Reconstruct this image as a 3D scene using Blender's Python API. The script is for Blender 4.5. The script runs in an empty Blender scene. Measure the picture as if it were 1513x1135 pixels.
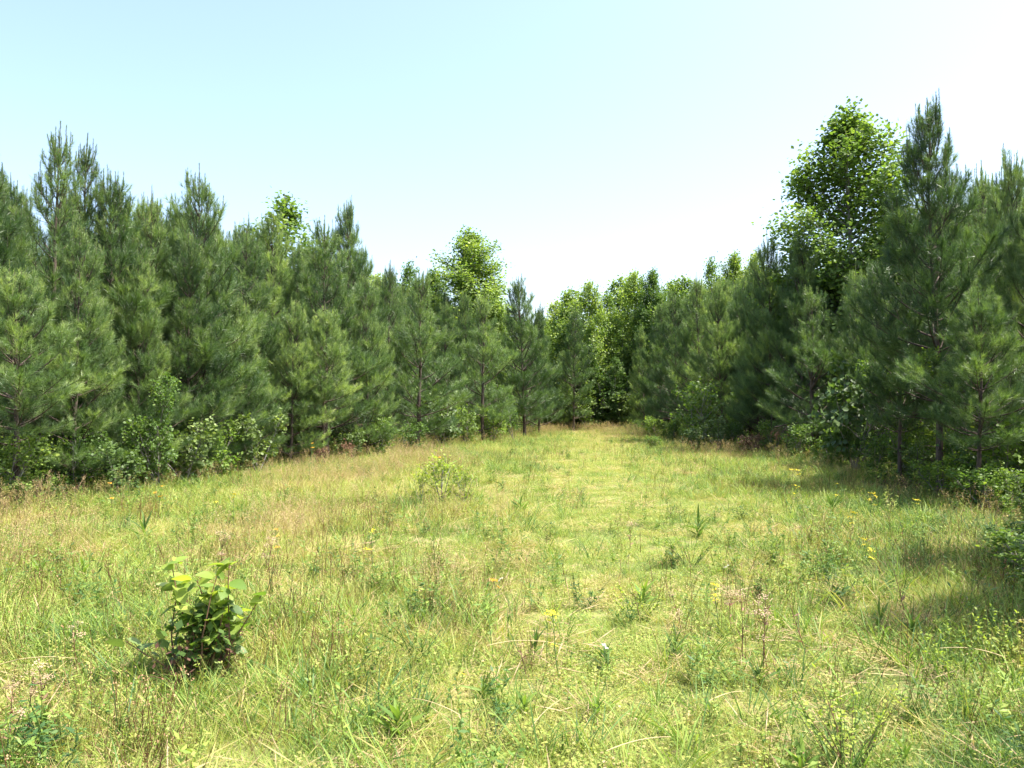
import bpy, math, random
import numpy as np

# ------------------------------------------------------------------ scene, camera, light
S = bpy.context.scene
COL = S.collection
cam_d = bpy.data.cameras.new('camera')
cam = bpy.data.objects.new('camera', cam_d)
COL.objects.link(cam)
cam_d.sensor_width = 36.0
cam_d.lens = 28.24
cam_d.clip_start = 0.05
cam_d.clip_end = 2000
CAM_H = 1.6
cam.location = (0, 0, CAM_H)
cam.rotation_euler = (math.radians(91.09), 0, 0)
S.camera = cam

SUN_EL, SUN_AZ = 64.0, 98.0          # azimuth from +Y (view direction) towards +X (right)
W = bpy.data.worlds.new('World')
S.world = W
W.use_nodes = True
wt = W.node_tree
bg = wt.nodes['Background']
sky = wt.nodes.new('ShaderNodeTexSky')
sky.sky_type = 'NISHITA'
sky.sun_disc = False
sky.sun_elevation = math.radians(SUN_EL)
sky.sun_rotation = math.radians(SUN_AZ)
sky.altitude = 100
sky.air_density = 1.0
sky.dust_density = 3.4
sky.ozone_density = 1.0
wt.links.new(sky.outputs[0], bg.inputs[0])
bg.inputs[1].default_value = 0.15

sd = bpy.data.lights.new('sun', 'SUN')
sd.energy = 4.6
sd.angle = math.radians(0.53)
sd.color = (1.0, 0.95, 0.86)
sun = bpy.data.objects.new('sun', sd)
COL.objects.link(sun)
sun.rotation_euler = (math.radians(90 - SUN_EL), 0, math.radians(180 - SUN_AZ))
sun.location = (30, 20, 50)

S.view_settings.view_transform = 'Standard'
S.view_settings.look = 'None'
S.view_settings.gamma = 1.0
S.view_settings.use_curve_mapping = False
S.view_settings.exposure = 1.52
S.cycles.max_bounces = 6
S.cycles.diffuse_bounces = 3
S.cycles.glossy_bounces = 2
S.cycles.transmission_bounces = 4
S.cycles.transparent_max_bounces = 4
S.cycles.caustics_reflective = False
S.cycles.caustics_refractive = False
S.cycles.sample_clamp_indirect = 4.0

rng = np.random.default_rng(7)
PI = math.pi
F = 1187.0
def at(px, d):
    "ground point seen at photo column px at distance d"
    return ((px - 756.5) / F * d, d)

# ------------------------------------------------------------------ noise
_lat = {}
def vnoise(x, y, seed=0):
    if seed not in _lat:
        _lat[seed] = np.random.default_rng(1000 + seed).random((256, 256))
    L = _lat[seed]
    x = np.asarray(x, float); y = np.asarray(y, float)
    xi = np.floor(x).astype(int); yi = np.floor(y).astype(int)
    fx = x - xi; fy = y - yi
    fx = fx * fx * (3 - 2 * fx); fy = fy * fy * (3 - 2 * fy)
    a = L[xi % 256, yi % 256]; b = L[(xi + 1) % 256, yi % 256]
    c = L[xi % 256, (yi + 1) % 256]; d = L[(xi + 1) % 256, (yi + 1) % 256]
    return (a * (1 - fx) + b * fx) * (1 - fy) + (c * (1 - fx) + d * fx) * fy
def fbm(x, y, seed=0, oct=3):
    s = 0; a = 0.5; n = 0
    for i in range(oct):
        s = s + a * vnoise(x * 2 ** i, y * 2 ** i, seed + i); n += a; a *= 0.5
    return s / n
def sstep(a, b, x):
    t = np.clip((x - a) / (b - a), 0, 1)
    return t * t * (3 - 2 * t)

LY = [0, 3, 11, 15, 19, 24, 29, 34, 38, 45, 52, 60]
LX = [-8.6, -8.0, -7.2, -6.6, -6.0, -4.4, -3.2, -1.9, -0.3, 1.0, 2.0, 2.6]
RY = [0, 3, 9, 12, 15, 21, 27, 32, 38, 50, 60]
RX = [6.4, 5.9, 6.3, 6.8, 6.8, 7.4, 6.6, 6.4, 6.6, 7.2, 6.4]
def edge_l(y): return np.interp(y, LY, LX)
def edge_r(y): return np.interp(y, RY, RX)
def meadow(x, y):
    "1 inside the clearing, 0 in the woods"
    w = (fbm(x * 0.6, y * 0.6, 40) - 0.5) * 1.6
    m = sstep(-0.6, 0.5, x - edge_l(y) + w) * sstep(-0.6, 0.5, edge_r(y) - x + w)
    return m * sstep(54, 50, y)
def trail(x, y):
    "the low, often mown middle of the clearing"
    c = np.interp(y, [0, 4, 6, 10, 13, 20, 27, 38, 50], [0.4, 0.5, 0.8, 1.7, 1.5, 2.3, 3.1, 3.3, 4.0])
    w = np.interp(y, [0, 6, 12, 50], [1.5, 1.4, 2.2, 2.4])
    return np.exp(-((x - c) / w) ** 2)
def ground_z(x, y):
    x = np.asarray(x, float); y = np.asarray(y, float)
    return 0.16 * (fbm(x * 0.17 + 9, y * 0.17, 50) - 0.5) + 0.05 * (fbm(x * 1.1, y * 1.1, 54) - 0.5) \
        - 0.05 * trail(x, y) + 0.06 - 0.011 * 22 * sstep(14, 60, y) * 2.0
def gz(x, y): return float(ground_z(x, y))

# ------------------------------------------------------------------ materials
def new_mat(name):
    m = bpy.data.materials.new(name); m.use_nodes = True
    nt = m.node_tree; nt.nodes.clear()
    return m, nt, nt.nodes.new('ShaderNodeOutputMaterial')
def ramp(nt, stops, src):
    r = nt.nodes.new('ShaderNodeValToRGB')
    while len(r.color_ramp.elements) < len(stops): r.color_ramp.elements.new(0.5)
    for e, (p, c) in zip(r.color_ramp.elements, stops):
        e.position = p; e.color = (*c, 1)
    nt.links.new(src, r.inputs[0])
    return r.outputs[0]
def math_n(nt, op, a, b=None, c=None):
    n = nt.nodes.new('ShaderNodeMath'); n.operation = op
    for i, v in enumerate((a, b, c)):
        if v is None: continue
        if isinstance(v, (int, float)): n.inputs[i].default_value = v
        else: nt.links.new(v, n.inputs[i])
    return n.outputs[0]
def attr(nt, name, typ='GEOMETRY'):
    n = nt.nodes.new('ShaderNodeAttribute'); n.attribute_name = name; n.attribute_type = typ
    return n.outputs['Fac']
def leaf_shader(nt, out, col, trans=0.4, rough=0.5, spec=0.35, tcol=(1.15, 1.2, 0.5)):
    p = nt.nodes.new('ShaderNodeBsdfPrincipled')
    p.inputs['Roughness'].default_value = rough
    p.inputs['Specular IOR Level'].default_value = spec
    t = nt.nodes.new('ShaderNodeBsdfTranslucent')
    mu = nt.nodes.new('ShaderNodeMix'); mu.data_type = 'RGBA'; mu.blend_type = 'MULTIPLY'
    mu.inputs[0].default_value = 1.0
    nt.links.new(col, mu.inputs[6]); mu.inputs[7].default_value = (*tcol, 1)
    mx = nt.nodes.new('ShaderNodeMixShader'); mx.inputs[0].default_value = trans
    nt.links.new(col, p.inputs['Base Color']); nt.links.new(mu.outputs[2], t.inputs[0])
    nt.links.new(p.outputs[0], mx.inputs[1]); nt.links.new(t.outputs[0], mx.inputs[2])
    nt.links.new(mx.outputs[0], out.inputs[0])
def foliage_mat(name, dark, light, third, trans=0.4, rough=0.5, spec=0.35, tcol=(1.15, 1.2, 0.5), var=0.25):
    "colour runs dark - light - third with the vertex attribute 'tint'; each object shifts a little of its own"
    m, nt, out = new_mat(name)
    oi = nt.nodes.new('ShaderNodeObjectInfo')
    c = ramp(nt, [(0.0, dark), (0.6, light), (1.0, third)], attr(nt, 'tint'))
    h = nt.nodes.new('ShaderNodeHueSaturation')
    nt.links.new(c, h.inputs['Color'])
    nt.links.new(math_n(nt, 'MULTIPLY_ADD', oi.outputs['Random'], var * 2, 1 - var), h.inputs['Value'])
    nt.links.new(math_n(nt, 'MULTIPLY_ADD', oi.outputs['Random'], -0.03, 0.512), h.inputs['Hue'])
    leaf_shader(nt, out, h.outputs[0], trans, rough, spec, tcol)
    return m
def bark_mat(name, a, b, scale=14):
    m, nt, out = new_mat(name)
    tc = nt.nodes.new('ShaderNodeTexCoord')
    mp = nt.nodes.new('ShaderNodeMapping'); mp.inputs['Scale'].default_value = (1, 1, 0.35)
    nt.links.new(tc.outputs['Object'], mp.inputs[0])
    n = nt.nodes.new('ShaderNodeTexNoise'); n.inputs['Scale'].default_value = scale
    n.inputs['Detail'].default_value = 5; nt.links.new(mp.outputs[0], n.inputs[0])
    p = nt.nodes.new('ShaderNodeBsdfPrincipled'); p.inputs['Roughness'].default_value = 0.9
    nt.links.new(ramp(nt, [(0.35, a), (0.65, b)], n.outputs['Fac']), p.inputs['Base Color'])
    bp = nt.nodes.new('ShaderNodeBump'); bp.inputs['Strength'].default_value = 0.6
    bp.inputs['Distance'].default_value = 0.02
    nt.links.new(n.outputs['Fac'], bp.inputs['Height']); nt.links.new(bp.outputs[0], p.inputs['Normal'])
    nt.links.new(p.outputs[0], out.inputs[0])
    return m

M_NEEDLE = foliage_mat('pine_needles', (0.058, 0.11, 0.045), (0.135, 0.215, 0.072), (0.29, 0.38, 0.12),
                       trans=0.32, rough=0.4, spec=0.5, tcol=(1.1, 1.25, 0.55), var=0.32)
M_BARK = bark_mat('pine_bark', (0.04, 0.028, 0.022), (0.12, 0.085, 0.065))
M_BARK2 = bark_mat('grey_bark', (0.12, 0.105, 0.09), (0.28, 0.26, 0.23))
M_LEAF = foliage_mat('broad_leaves', (0.06, 0.115, 0.028), (0.145, 0.24, 0.05), (0.29, 0.38, 0.085),
                     trans=0.45, rough=0.5, spec=0.35)
M_LEAF_BRIGHT = foliage_mat('lime_leaves', (0.07, 0.14, 0.035), (0.17, 0.27, 0.05), (0.34, 0.42, 0.08),
                            trans=0.5, rough=0.5, spec=0.3)
M_LEAF_BLUE = foliage_mat('bluish_leaves', (0.055, 0.10, 0.03), (0.13, 0.20, 0.055), (0.25, 0.33, 0.11),
                          trans=0.38, rough=0.5, spec=0.35)
M_DRY = foliage_mat('dry_leaves', (0.10, 0.055, 0.035), (0.30, 0.19, 0.12), (0.48, 0.36, 0.24),
                    trans=0.3, rough=0.7, spec=0.2, tcol=(1.1, 0.9, 0.7))

def meadow_mat(name, trans=0.4, rough=0.55, spec=0.3):
    "per-clump tint: 0 straw, 0.3 olive yellow, 0.6 lime, 1 deep green; tips dry out"
    m, nt, out = new_mat(name)
    oi = nt.nodes.new('ShaderNodeObjectInfo')
    t = attr(nt, 'ctint', 'INSTANCER')
    t = math_n(nt, 'ADD', t, attr(nt, 'vtint'))
    t = math_n(nt, 'ADD', t, math_n(nt, 'MULTIPLY_ADD', oi.outputs['Random'], 0.2, -0.1))
    c = ramp(nt, [(0.0, (0.50, 0.36, 0.22)), (0.16, (0.44, 0.36, 0.15)), (0.36, (0.37, 0.38, 0.10)),
                  (0.58, (0.28, 0.37, 0.07)), (0.8, (0.13, 0.23, 0.045)), (1.0, (0.055, 0.12, 0.035))], t)
    leaf_shader(nt, out, c, trans, rough, spec, tcol=(1.1, 1.1, 0.6))
    return m
M_GRASS = meadow_mat('meadow_blades')

def flat_mat(name, col, rough=0.6, trans=0.0):
    m, nt, out = new_mat(name)
    tc = nt.nodes.new('ShaderNodeTexCoord')
    n = nt.nodes.new('ShaderNodeTexNoise'); n.inputs['Scale'].default_value = 40
    nt.links.new(tc.outputs['Object'], n.inputs[0])
    c = ramp(nt, [(0.3, tuple(0.75 * v for v in col)), (0.7, col)], n.outputs['Fac'])
    leaf_shader(nt, out, c, trans, rough, 0.3, tcol=(1, 1, 0.8))
    return m
M_YELLOW = flat_mat('yellow_petals', (0.80, 0.66, 0.04), 0.6, 0.3)
M_ORANGE = flat_mat('orange_petals', (0.80, 0.44, 0.04), 0.6, 0.3)
M_WHITE = flat_mat('white_petals', (0.80, 0.78, 0.72), 0.6, 0.3)
M_PINK = flat_mat('seed_fluff', (0.50, 0.36, 0.24), 0.8, 0.3)
M_STEM = flat_mat('green_stem', (0.13, 0.20, 0.06), 0.6)
M_DSTEM = flat_mat('brown_stem', (0.19, 0.105, 0.06), 0.8)
M_STRAW = flat_mat('straw', (0.66, 0.53, 0.28), 0.6, 0.2)

def ground_mat():
    m, nt, out = new_mat('meadow_soil')
    geo = nt.nodes.new('ShaderNodeNewGeometry')
    def noise(s, d=4):
        n = nt.nodes.new('ShaderNodeTexNoise'); n.inputs['Scale'].default_value = s
        n.inputs['Detail'].default_value = d; nt.links.new(geo.outputs['Position'], n.inputs[0]); return n.outputs['Fac']
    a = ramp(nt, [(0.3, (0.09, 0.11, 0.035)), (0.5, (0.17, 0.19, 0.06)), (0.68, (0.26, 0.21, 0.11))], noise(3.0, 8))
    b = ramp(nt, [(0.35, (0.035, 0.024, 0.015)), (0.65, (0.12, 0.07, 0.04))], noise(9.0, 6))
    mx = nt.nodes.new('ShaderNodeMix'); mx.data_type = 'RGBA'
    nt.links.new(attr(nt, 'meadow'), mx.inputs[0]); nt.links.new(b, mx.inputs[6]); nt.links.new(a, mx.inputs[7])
    p = nt.nodes.new('ShaderNodeBsdfPrincipled'); p.inputs['Roughness'].default_value = 0.95
    p.inputs['Specular IOR Level'].default_value = 0.1
    nt.links.new(mx.outputs[2], p.inputs['Base Color'])
    bp = nt.nodes.new('ShaderNodeBump'); bp.inputs['Strength'].default_value = 0.8; bp.inputs['Distance'].default_value = 0.04
    nt.links.new(noise(25, 6), bp.inputs['Height']); nt.links.new(bp.outputs[0], p.inputs['Normal'])
    nt.links.new(p.outputs[0], out.inputs[0])
    return m

# ------------------------------------------------------------------ mesh assembly
class Geo:
    def __init__(s): s.v = []; s.f = []; s.t = []; s.n = 0     # vertex blocks, face blocks (k columns), tint blocks
    def add(s, v, f, t=0.5):
        v = np.asarray(v, float).reshape(-1, 3); f = np.asarray(f, int)
        s.v.append(v); s.f.append(f + s.n)
        s.t.append(np.full(len(v), t) if np.isscalar(t) else np.asarray(t, float).reshape(-1)); s.n += len(v)
    def mesh(s, name, mat, attrname='tint', smooth=False):
        me = bpy.data.meshes.new(name)
        v = np.concatenate(s.v); t = np.concatenate(s.t)
        loops = np.concatenate([f.reshape(-1) for f in s.f])
        tot = np.concatenate([np.full(len(f), f.shape[1]) for f in s.f])
        me.vertices.add(len(v)); me.vertices.foreach_set('co', v.reshape(-1))
        me.loops.add(len(loops)); me.loops.foreach_set('vertex_index', loops)
        me.polygons.add(len(tot))
        me.polygons.foreach_set('loop_start', np.concatenate([[0], np.cumsum(tot)[:-1]]))
        me.update(calc_edges=True); me.validate()
        a = me.attributes.new(attrname, 'FLOAT', 'POINT'); a.data.foreach_set('value', t)
        if smooth: me.shade_smooth()
        me.materials.append(mat)
        return me
def norm(a): return a / np.maximum(np.linalg.norm(a, axis=-1, keepdims=True), 1e-9)
def tube(g, pts, radii, k=5, tint=0.5):
    pts = np.asarray(pts, float); n = len(pts)
    tan = norm(np.gradient(pts, axis=0))
    ref = np.array([1.0, 0, 0]) if abs(tan[0][0]) < 0.8 else np.array([0, 1.0, 0])
    u = norm(np.cross(tan, ref)); w = np.cross(tan, u)
    a = np.arange(k) / k * 2 * PI
    r = np.asarray(radii, float).reshape(-1, 1, 1)
    v = pts[:, None, :] + r * (np.cos(a)[None, :, None] * u[:, None, :] + np.sin(a)[None, :, None] * w[:, None, :])
    i = np.arange(n - 1)[:, None] * k; j = np.arange(k)[None, :]; j2 = (j + 1) % k
    f = np.stack([i + j, i + j2, i + k + j2, i + k + j], -1).reshape(-1, 4)
    g.add(v.reshape(-1, 3), f, tint)
def curve_pts(p, d, L, up, n=5, side=None, wob=0.0, r=None):
    "a limb that starts along d and bends upward"
    pts = [np.array(p, float)]; d = np.array(d, float)
    for i in range(n - 1):
        d = d + np.array([0, 0, up / (n - 1)])
        if r is not None and wob: d = d + r.normal(0, wob, 3)
        d = d / np.linalg.norm(d)
        pts.append(pts[-1] + d * L / (n - 1))
    return np.array(pts)

# ------------------------------------------------------------------ pines
def needles(g, r, shoots, per_m, width=0.005, lmin=0.12, lmax=0.20, amin=16, amax=52):
    "shoots: rows of p0(3) p1(3) p2(3) tint scale ; needles leave a quadratic shoot axis"
    sh = np.array(shoots)
    L = np.linalg.norm(sh[:, 6:9] - sh[:, 0:3], axis=1)
    cnt = np.maximum(8, (L * per_m).astype(int))
    idx = np.repeat(np.arange(len(sh)), cnt)
    s = sh[idx]; n = len(idx)
    t = r.random(n) ** 0.8
    P = (s[:, 0:3] * ((1 - t) ** 2)[:, None] + s[:, 3:6] * (2 * t * (1 - t))[:, None] + s[:, 6:9] * (t * t)[:, None])
    D = norm(2 * (1 - t)[:, None] * (s[:, 3:6] - s[:, 0:3]) + 2 * t[:, None] * (s[:, 6:9] - s[:, 3:6]) + 1e-6)
    U = norm(np.cross(D, r.normal(size=(n, 3))))
    ang = np.radians(amax + (amin - amax) * t ** 1.3 + r.normal(0, 7, n))
    N = norm(D * np.cos(ang)[:, None] + U * np.sin(ang)[:, None] + np.array([0, 0, -0.10]))
    ln = r.uniform(lmin, lmax, n) * s[:, 10]
    Wv = norm(np.cross(N, r.normal(size=(n, 3)))) * (width * 0.5)
    v = np.stack([P - Wv, P + Wv, P + N * ln[:, None]], 1).reshape(-1, 3)
    f = np.arange(n * 3).reshape(-1, 3)
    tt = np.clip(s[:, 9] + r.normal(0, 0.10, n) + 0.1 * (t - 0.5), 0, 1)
    g.add(v, f, np.repeat(tt, 3))

def shoot_row(pts, tint, sc=1.0):
    m = len(pts) // 2
    return [*pts[0], *(2 * pts[m] - 0.5 * (pts[0] + pts[-1])), *pts[-1], tint, sc]

def make_pine(seed, H=6.3, base=0.45, R=1.45, per_m=190, whorl=0.34, gap=0.0, candles=1.0, skirt=0.62, dead=4, width=0.0055):
    r = np.random.default_rng(seed)
    tr, br, cr, shoots, cand = Geo(), Geo(), Geo(), [], []
    k = 16
    zz = np.linspace(0, H - 0.45, k)
    wob = np.cumsum(r.normal(0, 0.012, (k, 2)), 0); wob[0] = 0
    axis = np.column_stack([wob[:, 0], wob[:, 1], zz])
    axis[0, 2] = -0.15
    rad = 0.055 * (1 - zz / H) ** 1.1 + 0.006; rad[0] *= 1.25
    tube(tr, axis, rad, 8)
    ax = lambda z: np.array([np.interp(z, zz, axis[:, 0]), np.interp(z, zz, axis[:, 1]), z])
    z = base
    az0 = r.uniform(0, 6.28)
    while z < H - 0.5:
        t = (z - base) / (H - base)
        nb = r.integers(4, 7)
        az0 += 1.1
        for b in range(nb):
            if r.random() < gap: continue
            az = az0 + b * 2 * PI / nb + r.normal(0, 0.22)
            L = R * ((1 - t) ** 0.72 * min(1, skirt + 1.5 * t) + 0.10) * r.uniform(0.72, 1.22)
            el = math.radians(2 + 56 * t ** 0.9 + r.normal(0, 7))
            L = L * (1 + 0.35 * math.sin(5 * az + seed + 3 * t) * 0.5)
            d = np.array([math.cos(az) * math.cos(el), math.sin(az) * math.cos(el), math.sin(el)])
            p0 = ax(z + r.uniform(-0.06, 0.06))
            up = 0.55 + 0.9 * t + (1.6 * (t - 0.62) if t > 0.62 else 0)
            pts = curve_pts(p0, d, L, up, 7, wob=0.05, r=r)
            rb = 0.006 + 0.011 * L
            tube(br, pts, np.linspace(rb, 0.003, 7), 4)
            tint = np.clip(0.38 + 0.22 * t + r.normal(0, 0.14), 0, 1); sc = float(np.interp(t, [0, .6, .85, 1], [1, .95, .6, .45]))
            shoots.append(shoot_row(pts[3:], tint, sc)); shoots.append(shoot_row(pts[4:], min(1, tint + 0.25), sc))
            # side twigs
            s = 0.30; side = 1
            while s < 0.97:
                f = s * 6; i = int(f); q = pts[i] + (pts[min(i + 1, 6)] - pts[i]) * (f - i)
                dd = norm(pts[min(i + 1, 6)] - pts[i])
                lat = norm(np.cross(dd, [0, 0, 1]) * side + np.array([0, 0, r.normal(0.15, 0.35)]))
                a = math.radians(r.uniform(32, 58))
                dt = norm(dd * math.cos(a) + lat * math.sin(a))
                l2 = (0.20 + 0.42 * L * (1 - s)) * r.uniform(0.75, 1.25)
                tp = curve_pts(q, dt, l2, 0.55 + 0.8 * t, 4, wob=0.05, r=r)
                tube(br, tp, np.linspace(0.005, 0.0022, 4), 3)
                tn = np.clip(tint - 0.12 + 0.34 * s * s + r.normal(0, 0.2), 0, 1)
                shoots.append(shoot_row(tp[1:] if l2 > 0.3 else tp, tn, sc))
                if l2 > 0.36:
                    for sg in (1, -1):
                        q2 = tp[1] + (tp[2] - tp[1]) * r.random()
                        d2 = norm(tp[2] - tp[1]); lt = norm(np.cross(d2, [0, 0, 1]) * sg + r.normal(0, 0.25, 3))
                        t3 = curve_pts(q2, norm(d2 + 0.8 * lt), l2 * r.uniform(0.45, 0.7), 0.7, 4, wob=0.05, r=r)
                        shoots.append(shoot_row(t3, np.clip(tn + r.normal(0, 0.1), 0, 1), sc))
                if r.random() < 0.55 * candles and t > 0.25:
                    c = curve_pts(tp[-1], norm(tp[-1] - tp[-2] + np.array([0, 0, 0.7])), r.uniform(0.05, 0.14), 0.3, 4)
                    cand.append(shoot_row(c, 0.85)); tube(br, c, np.linspace(0.004, 0.002, 4), 3)
                side = -side
                s += 0.12 / max(L, 0.3) * r.uniform(0.8, 1.2)
            if t > 0.35:
                c = curve_pts(pts[-1], norm(pts[-1] - pts[-2] + np.array([0, 0, 0.8])), r.uniform(0.14, 0.34) * candles * (0.6 + 0.5 * t), 0.8, 4)
                cand.append(shoot_row(c, 0.75)); tube(br, c, np.linspace(0.005, 0.0025, 4), 3)
        z += whorl * r.uniform(0.8, 1.2) * (1.0 if t < 0.7 else 0.8)
    # leader and its ring of candles
    top = axis[-1]
    lead = curve_pts(top, [0.02, 0, 1], 0.62, 0.1, 4)
    tube(br, lead, [0.010, 0.009, 0.007, 0.004], 4)
    shoots.append(shoot_row(lead[:3], 0.5, 0.4)); cand.append(shoot_row(lead, 0.7))
    for b in range(5):
        az = b * 1.26 + r.normal(0, 0.2)
        c = curve_pts(top - [0, 0, 0.1], [math.cos(az) * 0.6, math.sin(az) * 0.6, 0.8], r.uniform(0.28, 0.5), 1.6, 5)
        tube(br, c, np.linspace(0.007, 0.003, 5), 4); shoots.append(shoot_row(c[:4], 0.55, 0.4)); cand.append(shoot_row(c[1:], 0.7))
    for i in range(dead):         # bare dead twigs on the lower trunk
        az = r.uniform(0, 6.28); c = curve_pts(ax(r.uniform(0.25, 1.0)), [math.cos(az), math.sin(az), -0.05], r.uniform(0.3, 0.8), 0.1, 5, wob=0.14, r=r)
        tube(tr, c, np.linspace(0.007, 0.002, 5), 3)
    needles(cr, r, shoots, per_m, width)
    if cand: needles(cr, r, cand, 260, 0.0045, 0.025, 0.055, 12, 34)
    nm = 'pine'
    return dict(trunk=tr.mesh(nm + '_trunk', M_BARK, smooth=True), limbs=br.mesh(nm + '_limbs', M_BARK),
                crown=cr.mesh(nm + '_crown', M_NEEDLE), H=H + 0.3)

# ------------------------------------------------------------------ broadleaf trees and shrubs
def leaves(g, r, P, outward, size, tint, fold=0.25, upn=0.7):
    n = len(P)
    D = norm(outward * 0.6 + r.normal(size=(n, 3)) * 0.7 + np.array([0, 0, -0.25]))
    Nn = norm(np.array([0, 0, upn]) + outward * 0.5 + r.normal(size=(n, 3)) * 0.55)
    X = norm(np.cross(D, Nn)); Nn = np.cross(X, D)
    s = size * r.uniform(0.6, 1.25, n)[:, None]
    b = P; tip = P + D * s; mid = P + D * s * 0.42
    l = mid + X * s * 0.40 + Nn * s * fold * 0.5; rr = mid - X * s * 0.40 + Nn * s * fold * 0.5
    l2 = P + D * s * 0.78 + X * s * 0.26; r2 = P + D * s * 0.78 - X * s * 0.26
    v = np.stack([b, l, l2, tip, r2, rr], 1).reshape(-1, 3)
    i = np.arange(n)[:, None] * 6
    f = np.concatenate([i + np.array([0, 1, 2, 3]), i + np.array([0, 3, 4, 5])])
    g.add(v, f, np.repeat(np.clip(tint, 0, 1), 6))

def make_broadleaf(seed, H=9.5, R=1.9, first=0.22, nl=26, leaf=0.10, per=26, mat=M_LEAF, bark=M_BARK2, trunk_r=0.09, stems=1,
                   prof=None, gap=0.1, tint0=0.4, spread=0.10):
    r = np.random.default_rng(seed)
    tr, br, cr = Geo(), Geo(), Geo()
    prof = prof or (lambda t: math.sin(PI * min(1, (t * 0.85 + 0.15))) ** 0.6)
    twigs = []
    for st in range(stems):
        lean = r.normal(0, 0.03 if stems == 1 else 0.35, 2)
        k = 14; zz = np.linspace(0, H * (1 if st == 0 else r.uniform(0.7, 0.95)), k)
        wob = np.cumsum(r.normal(0, 0.012 * H / 3, (k, 2)), 0); wob[0] = 0
        axis = np.column_stack([wob[:, 0] + lean[0] * zz, wob[:, 1] + lean[1] * zz, zz]); axis[0, 2] = -0.1
        tube(tr, axis, trunk_r * (1 - zz / zz[-1] * 0.93) + 0.003, 8 if stems == 1 else 5)
        hh = zz[-1]
        for i in range(nl):
            t = ((i + r.random()) / nl) ** (1.3 if H > 3 else 1)
            if r.random() < gap: continue
            z = hh * (first + (0.98 - first) * t)
            p0 = np.array([np.interp(z, zz, axis[:, j]) for j in (0, 1)] + [z])
            az = i * 2.4 + r.normal(0, 0.4); el = math.radians(r.uniform(18, 45) + 25 * t)
            L = R * prof(t) * (r.uniform(0.82, 1.1) if H > 3 else r.uniform(0.7, 1.2)) + 0.05 * H * 0.3
            d = [math.cos(az) * math.cos(el), math.sin(az) * math.cos(el), math.sin(el)]
            pts = curve_pts(p0, d, L, 0.35, 6, wob=0.12, r=r)
            tube(br, pts, np.linspace(trunk_r * 0.28 * (1 - 0.6 * t) + 0.003, 0.003, 6), 4)
            twigs.append(pts[3:])
            m = max(3, int(L / (0.13 if H > 3 else 0.22)))
            for j in range(m):
                s = r.uniform(0.2, 1.0) * 5; a = int(min(s, 4)); q = pts[a] + (pts[a + 1] - pts[a]) * (s - a)
                dd = norm(norm(pts[a + 1] - pts[a]) + r.normal(0, 0.75, 3))
                tp = curve_pts(q, dd, L * r.uniform(0.18, 0.42), 0.3, 4, wob=0.15, r=r)
                tube(br, tp, np.linspace(0.004, 0.002, 4) * (1 if H > 3 else 0.6), 3); twigs.append(tp)
    P, T, O = [], [], []
    ctr = np.array([0, 0, H * 0.55])
    for tp in twigs:
        tt = tint0 + r.normal(0, 0.14)
        s = r.uniform(0.15, 1.05, per) * (len(tp) - 1); a = np.minimum(s.astype(int), len(tp) - 2)
        q = tp[a] + (tp[a + 1] - tp[a]) * (s - a)[:, None] + r.normal(0, spread, (per, 3))
        P.append(q); T.append(tt + r.normal(0, 0.10, per) + 0.2 * (s / (len(tp) - 1) - 0.5))
        o = q - ctr; o[:, 2] *= 0.5; O.append(norm(o))
    leaves(cr, r, np.concatenate(P), np.concatenate(O), leaf, np.concatenate(T))
    return dict(trunk=tr.mesh('stem', bark, smooth=True), limbs=br.mesh('twigs', bark), crown=cr.mesh('foliage', mat), H=H)

# ------------------------------------------------------------------ objects
def link(name, mesh, parent=None):
    o = bpy.data.objects.new(name, mesh); COL.objects.link(o)
    if parent is not None: o.parent = parent
    return o
def tag(o, label, cat, group=None):
    o['label'] = label; o['category'] = cat
    if group: o['group'] = group
    return o
def thing(name, label, cat, x, y, group=None, rz=0.0, s=1.0, tilt=(0, 0), dz=0.0):
    o = bpy.data.objects.new(name, None); COL.objects.link(o)
    o.location = (x, y, gz(x, y) + dz); o.rotation_euler = (tilt[0], tilt[1], rz)
    o.scale = s if isinstance(s, tuple) else (s, s, s)
    o.empty_display_size = 0.2
    return tag(o, label, cat, group)
rnd = random.Random(5)
def plant_tree(proto, name, cat, label, x, y, H, group, wide=1.0, parts=('trunk', 'limbs', 'crown'), rz=None, tilt=(0, 0)):
    s = H / proto['H']; w = s * wide
    t = thing(name, label, cat, x, y, group, rnd.uniform(0, 6.28) if rz is None else rz, (w, w, s), tilt)
    for k, nm in zip(('trunk', 'limbs', 'crown'), parts): link(nm, proto[k], t)
    return t

# ---- the ground: one sheet to the horizon, finer near the camera
u = np.linspace(-1, 1, 361)
gx = np.sinh(u * 5.2) / math.sinh(5.2) * 600; gy = np.sinh(u * 5.2) / math.sinh(5.2) * 600 + 8
X, Y = np.meshgrid(gx, gy)
Z = ground_z(X, Y)
G = Geo()
n = len(u); i = (np.arange(n - 1)[:, None] * n + np.arange(n - 1)[None, :]).reshape(-1, 1)
G.add(np.stack([X, Y, Z], -1), i + np.array([0, 1, n + 1, n]), meadow(X, Y).reshape(-1))
ground = link('ground', G.mesh('ground', ground_mat(), 'meadow', smooth=True)); ground['kind'] = 'structure'

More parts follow.
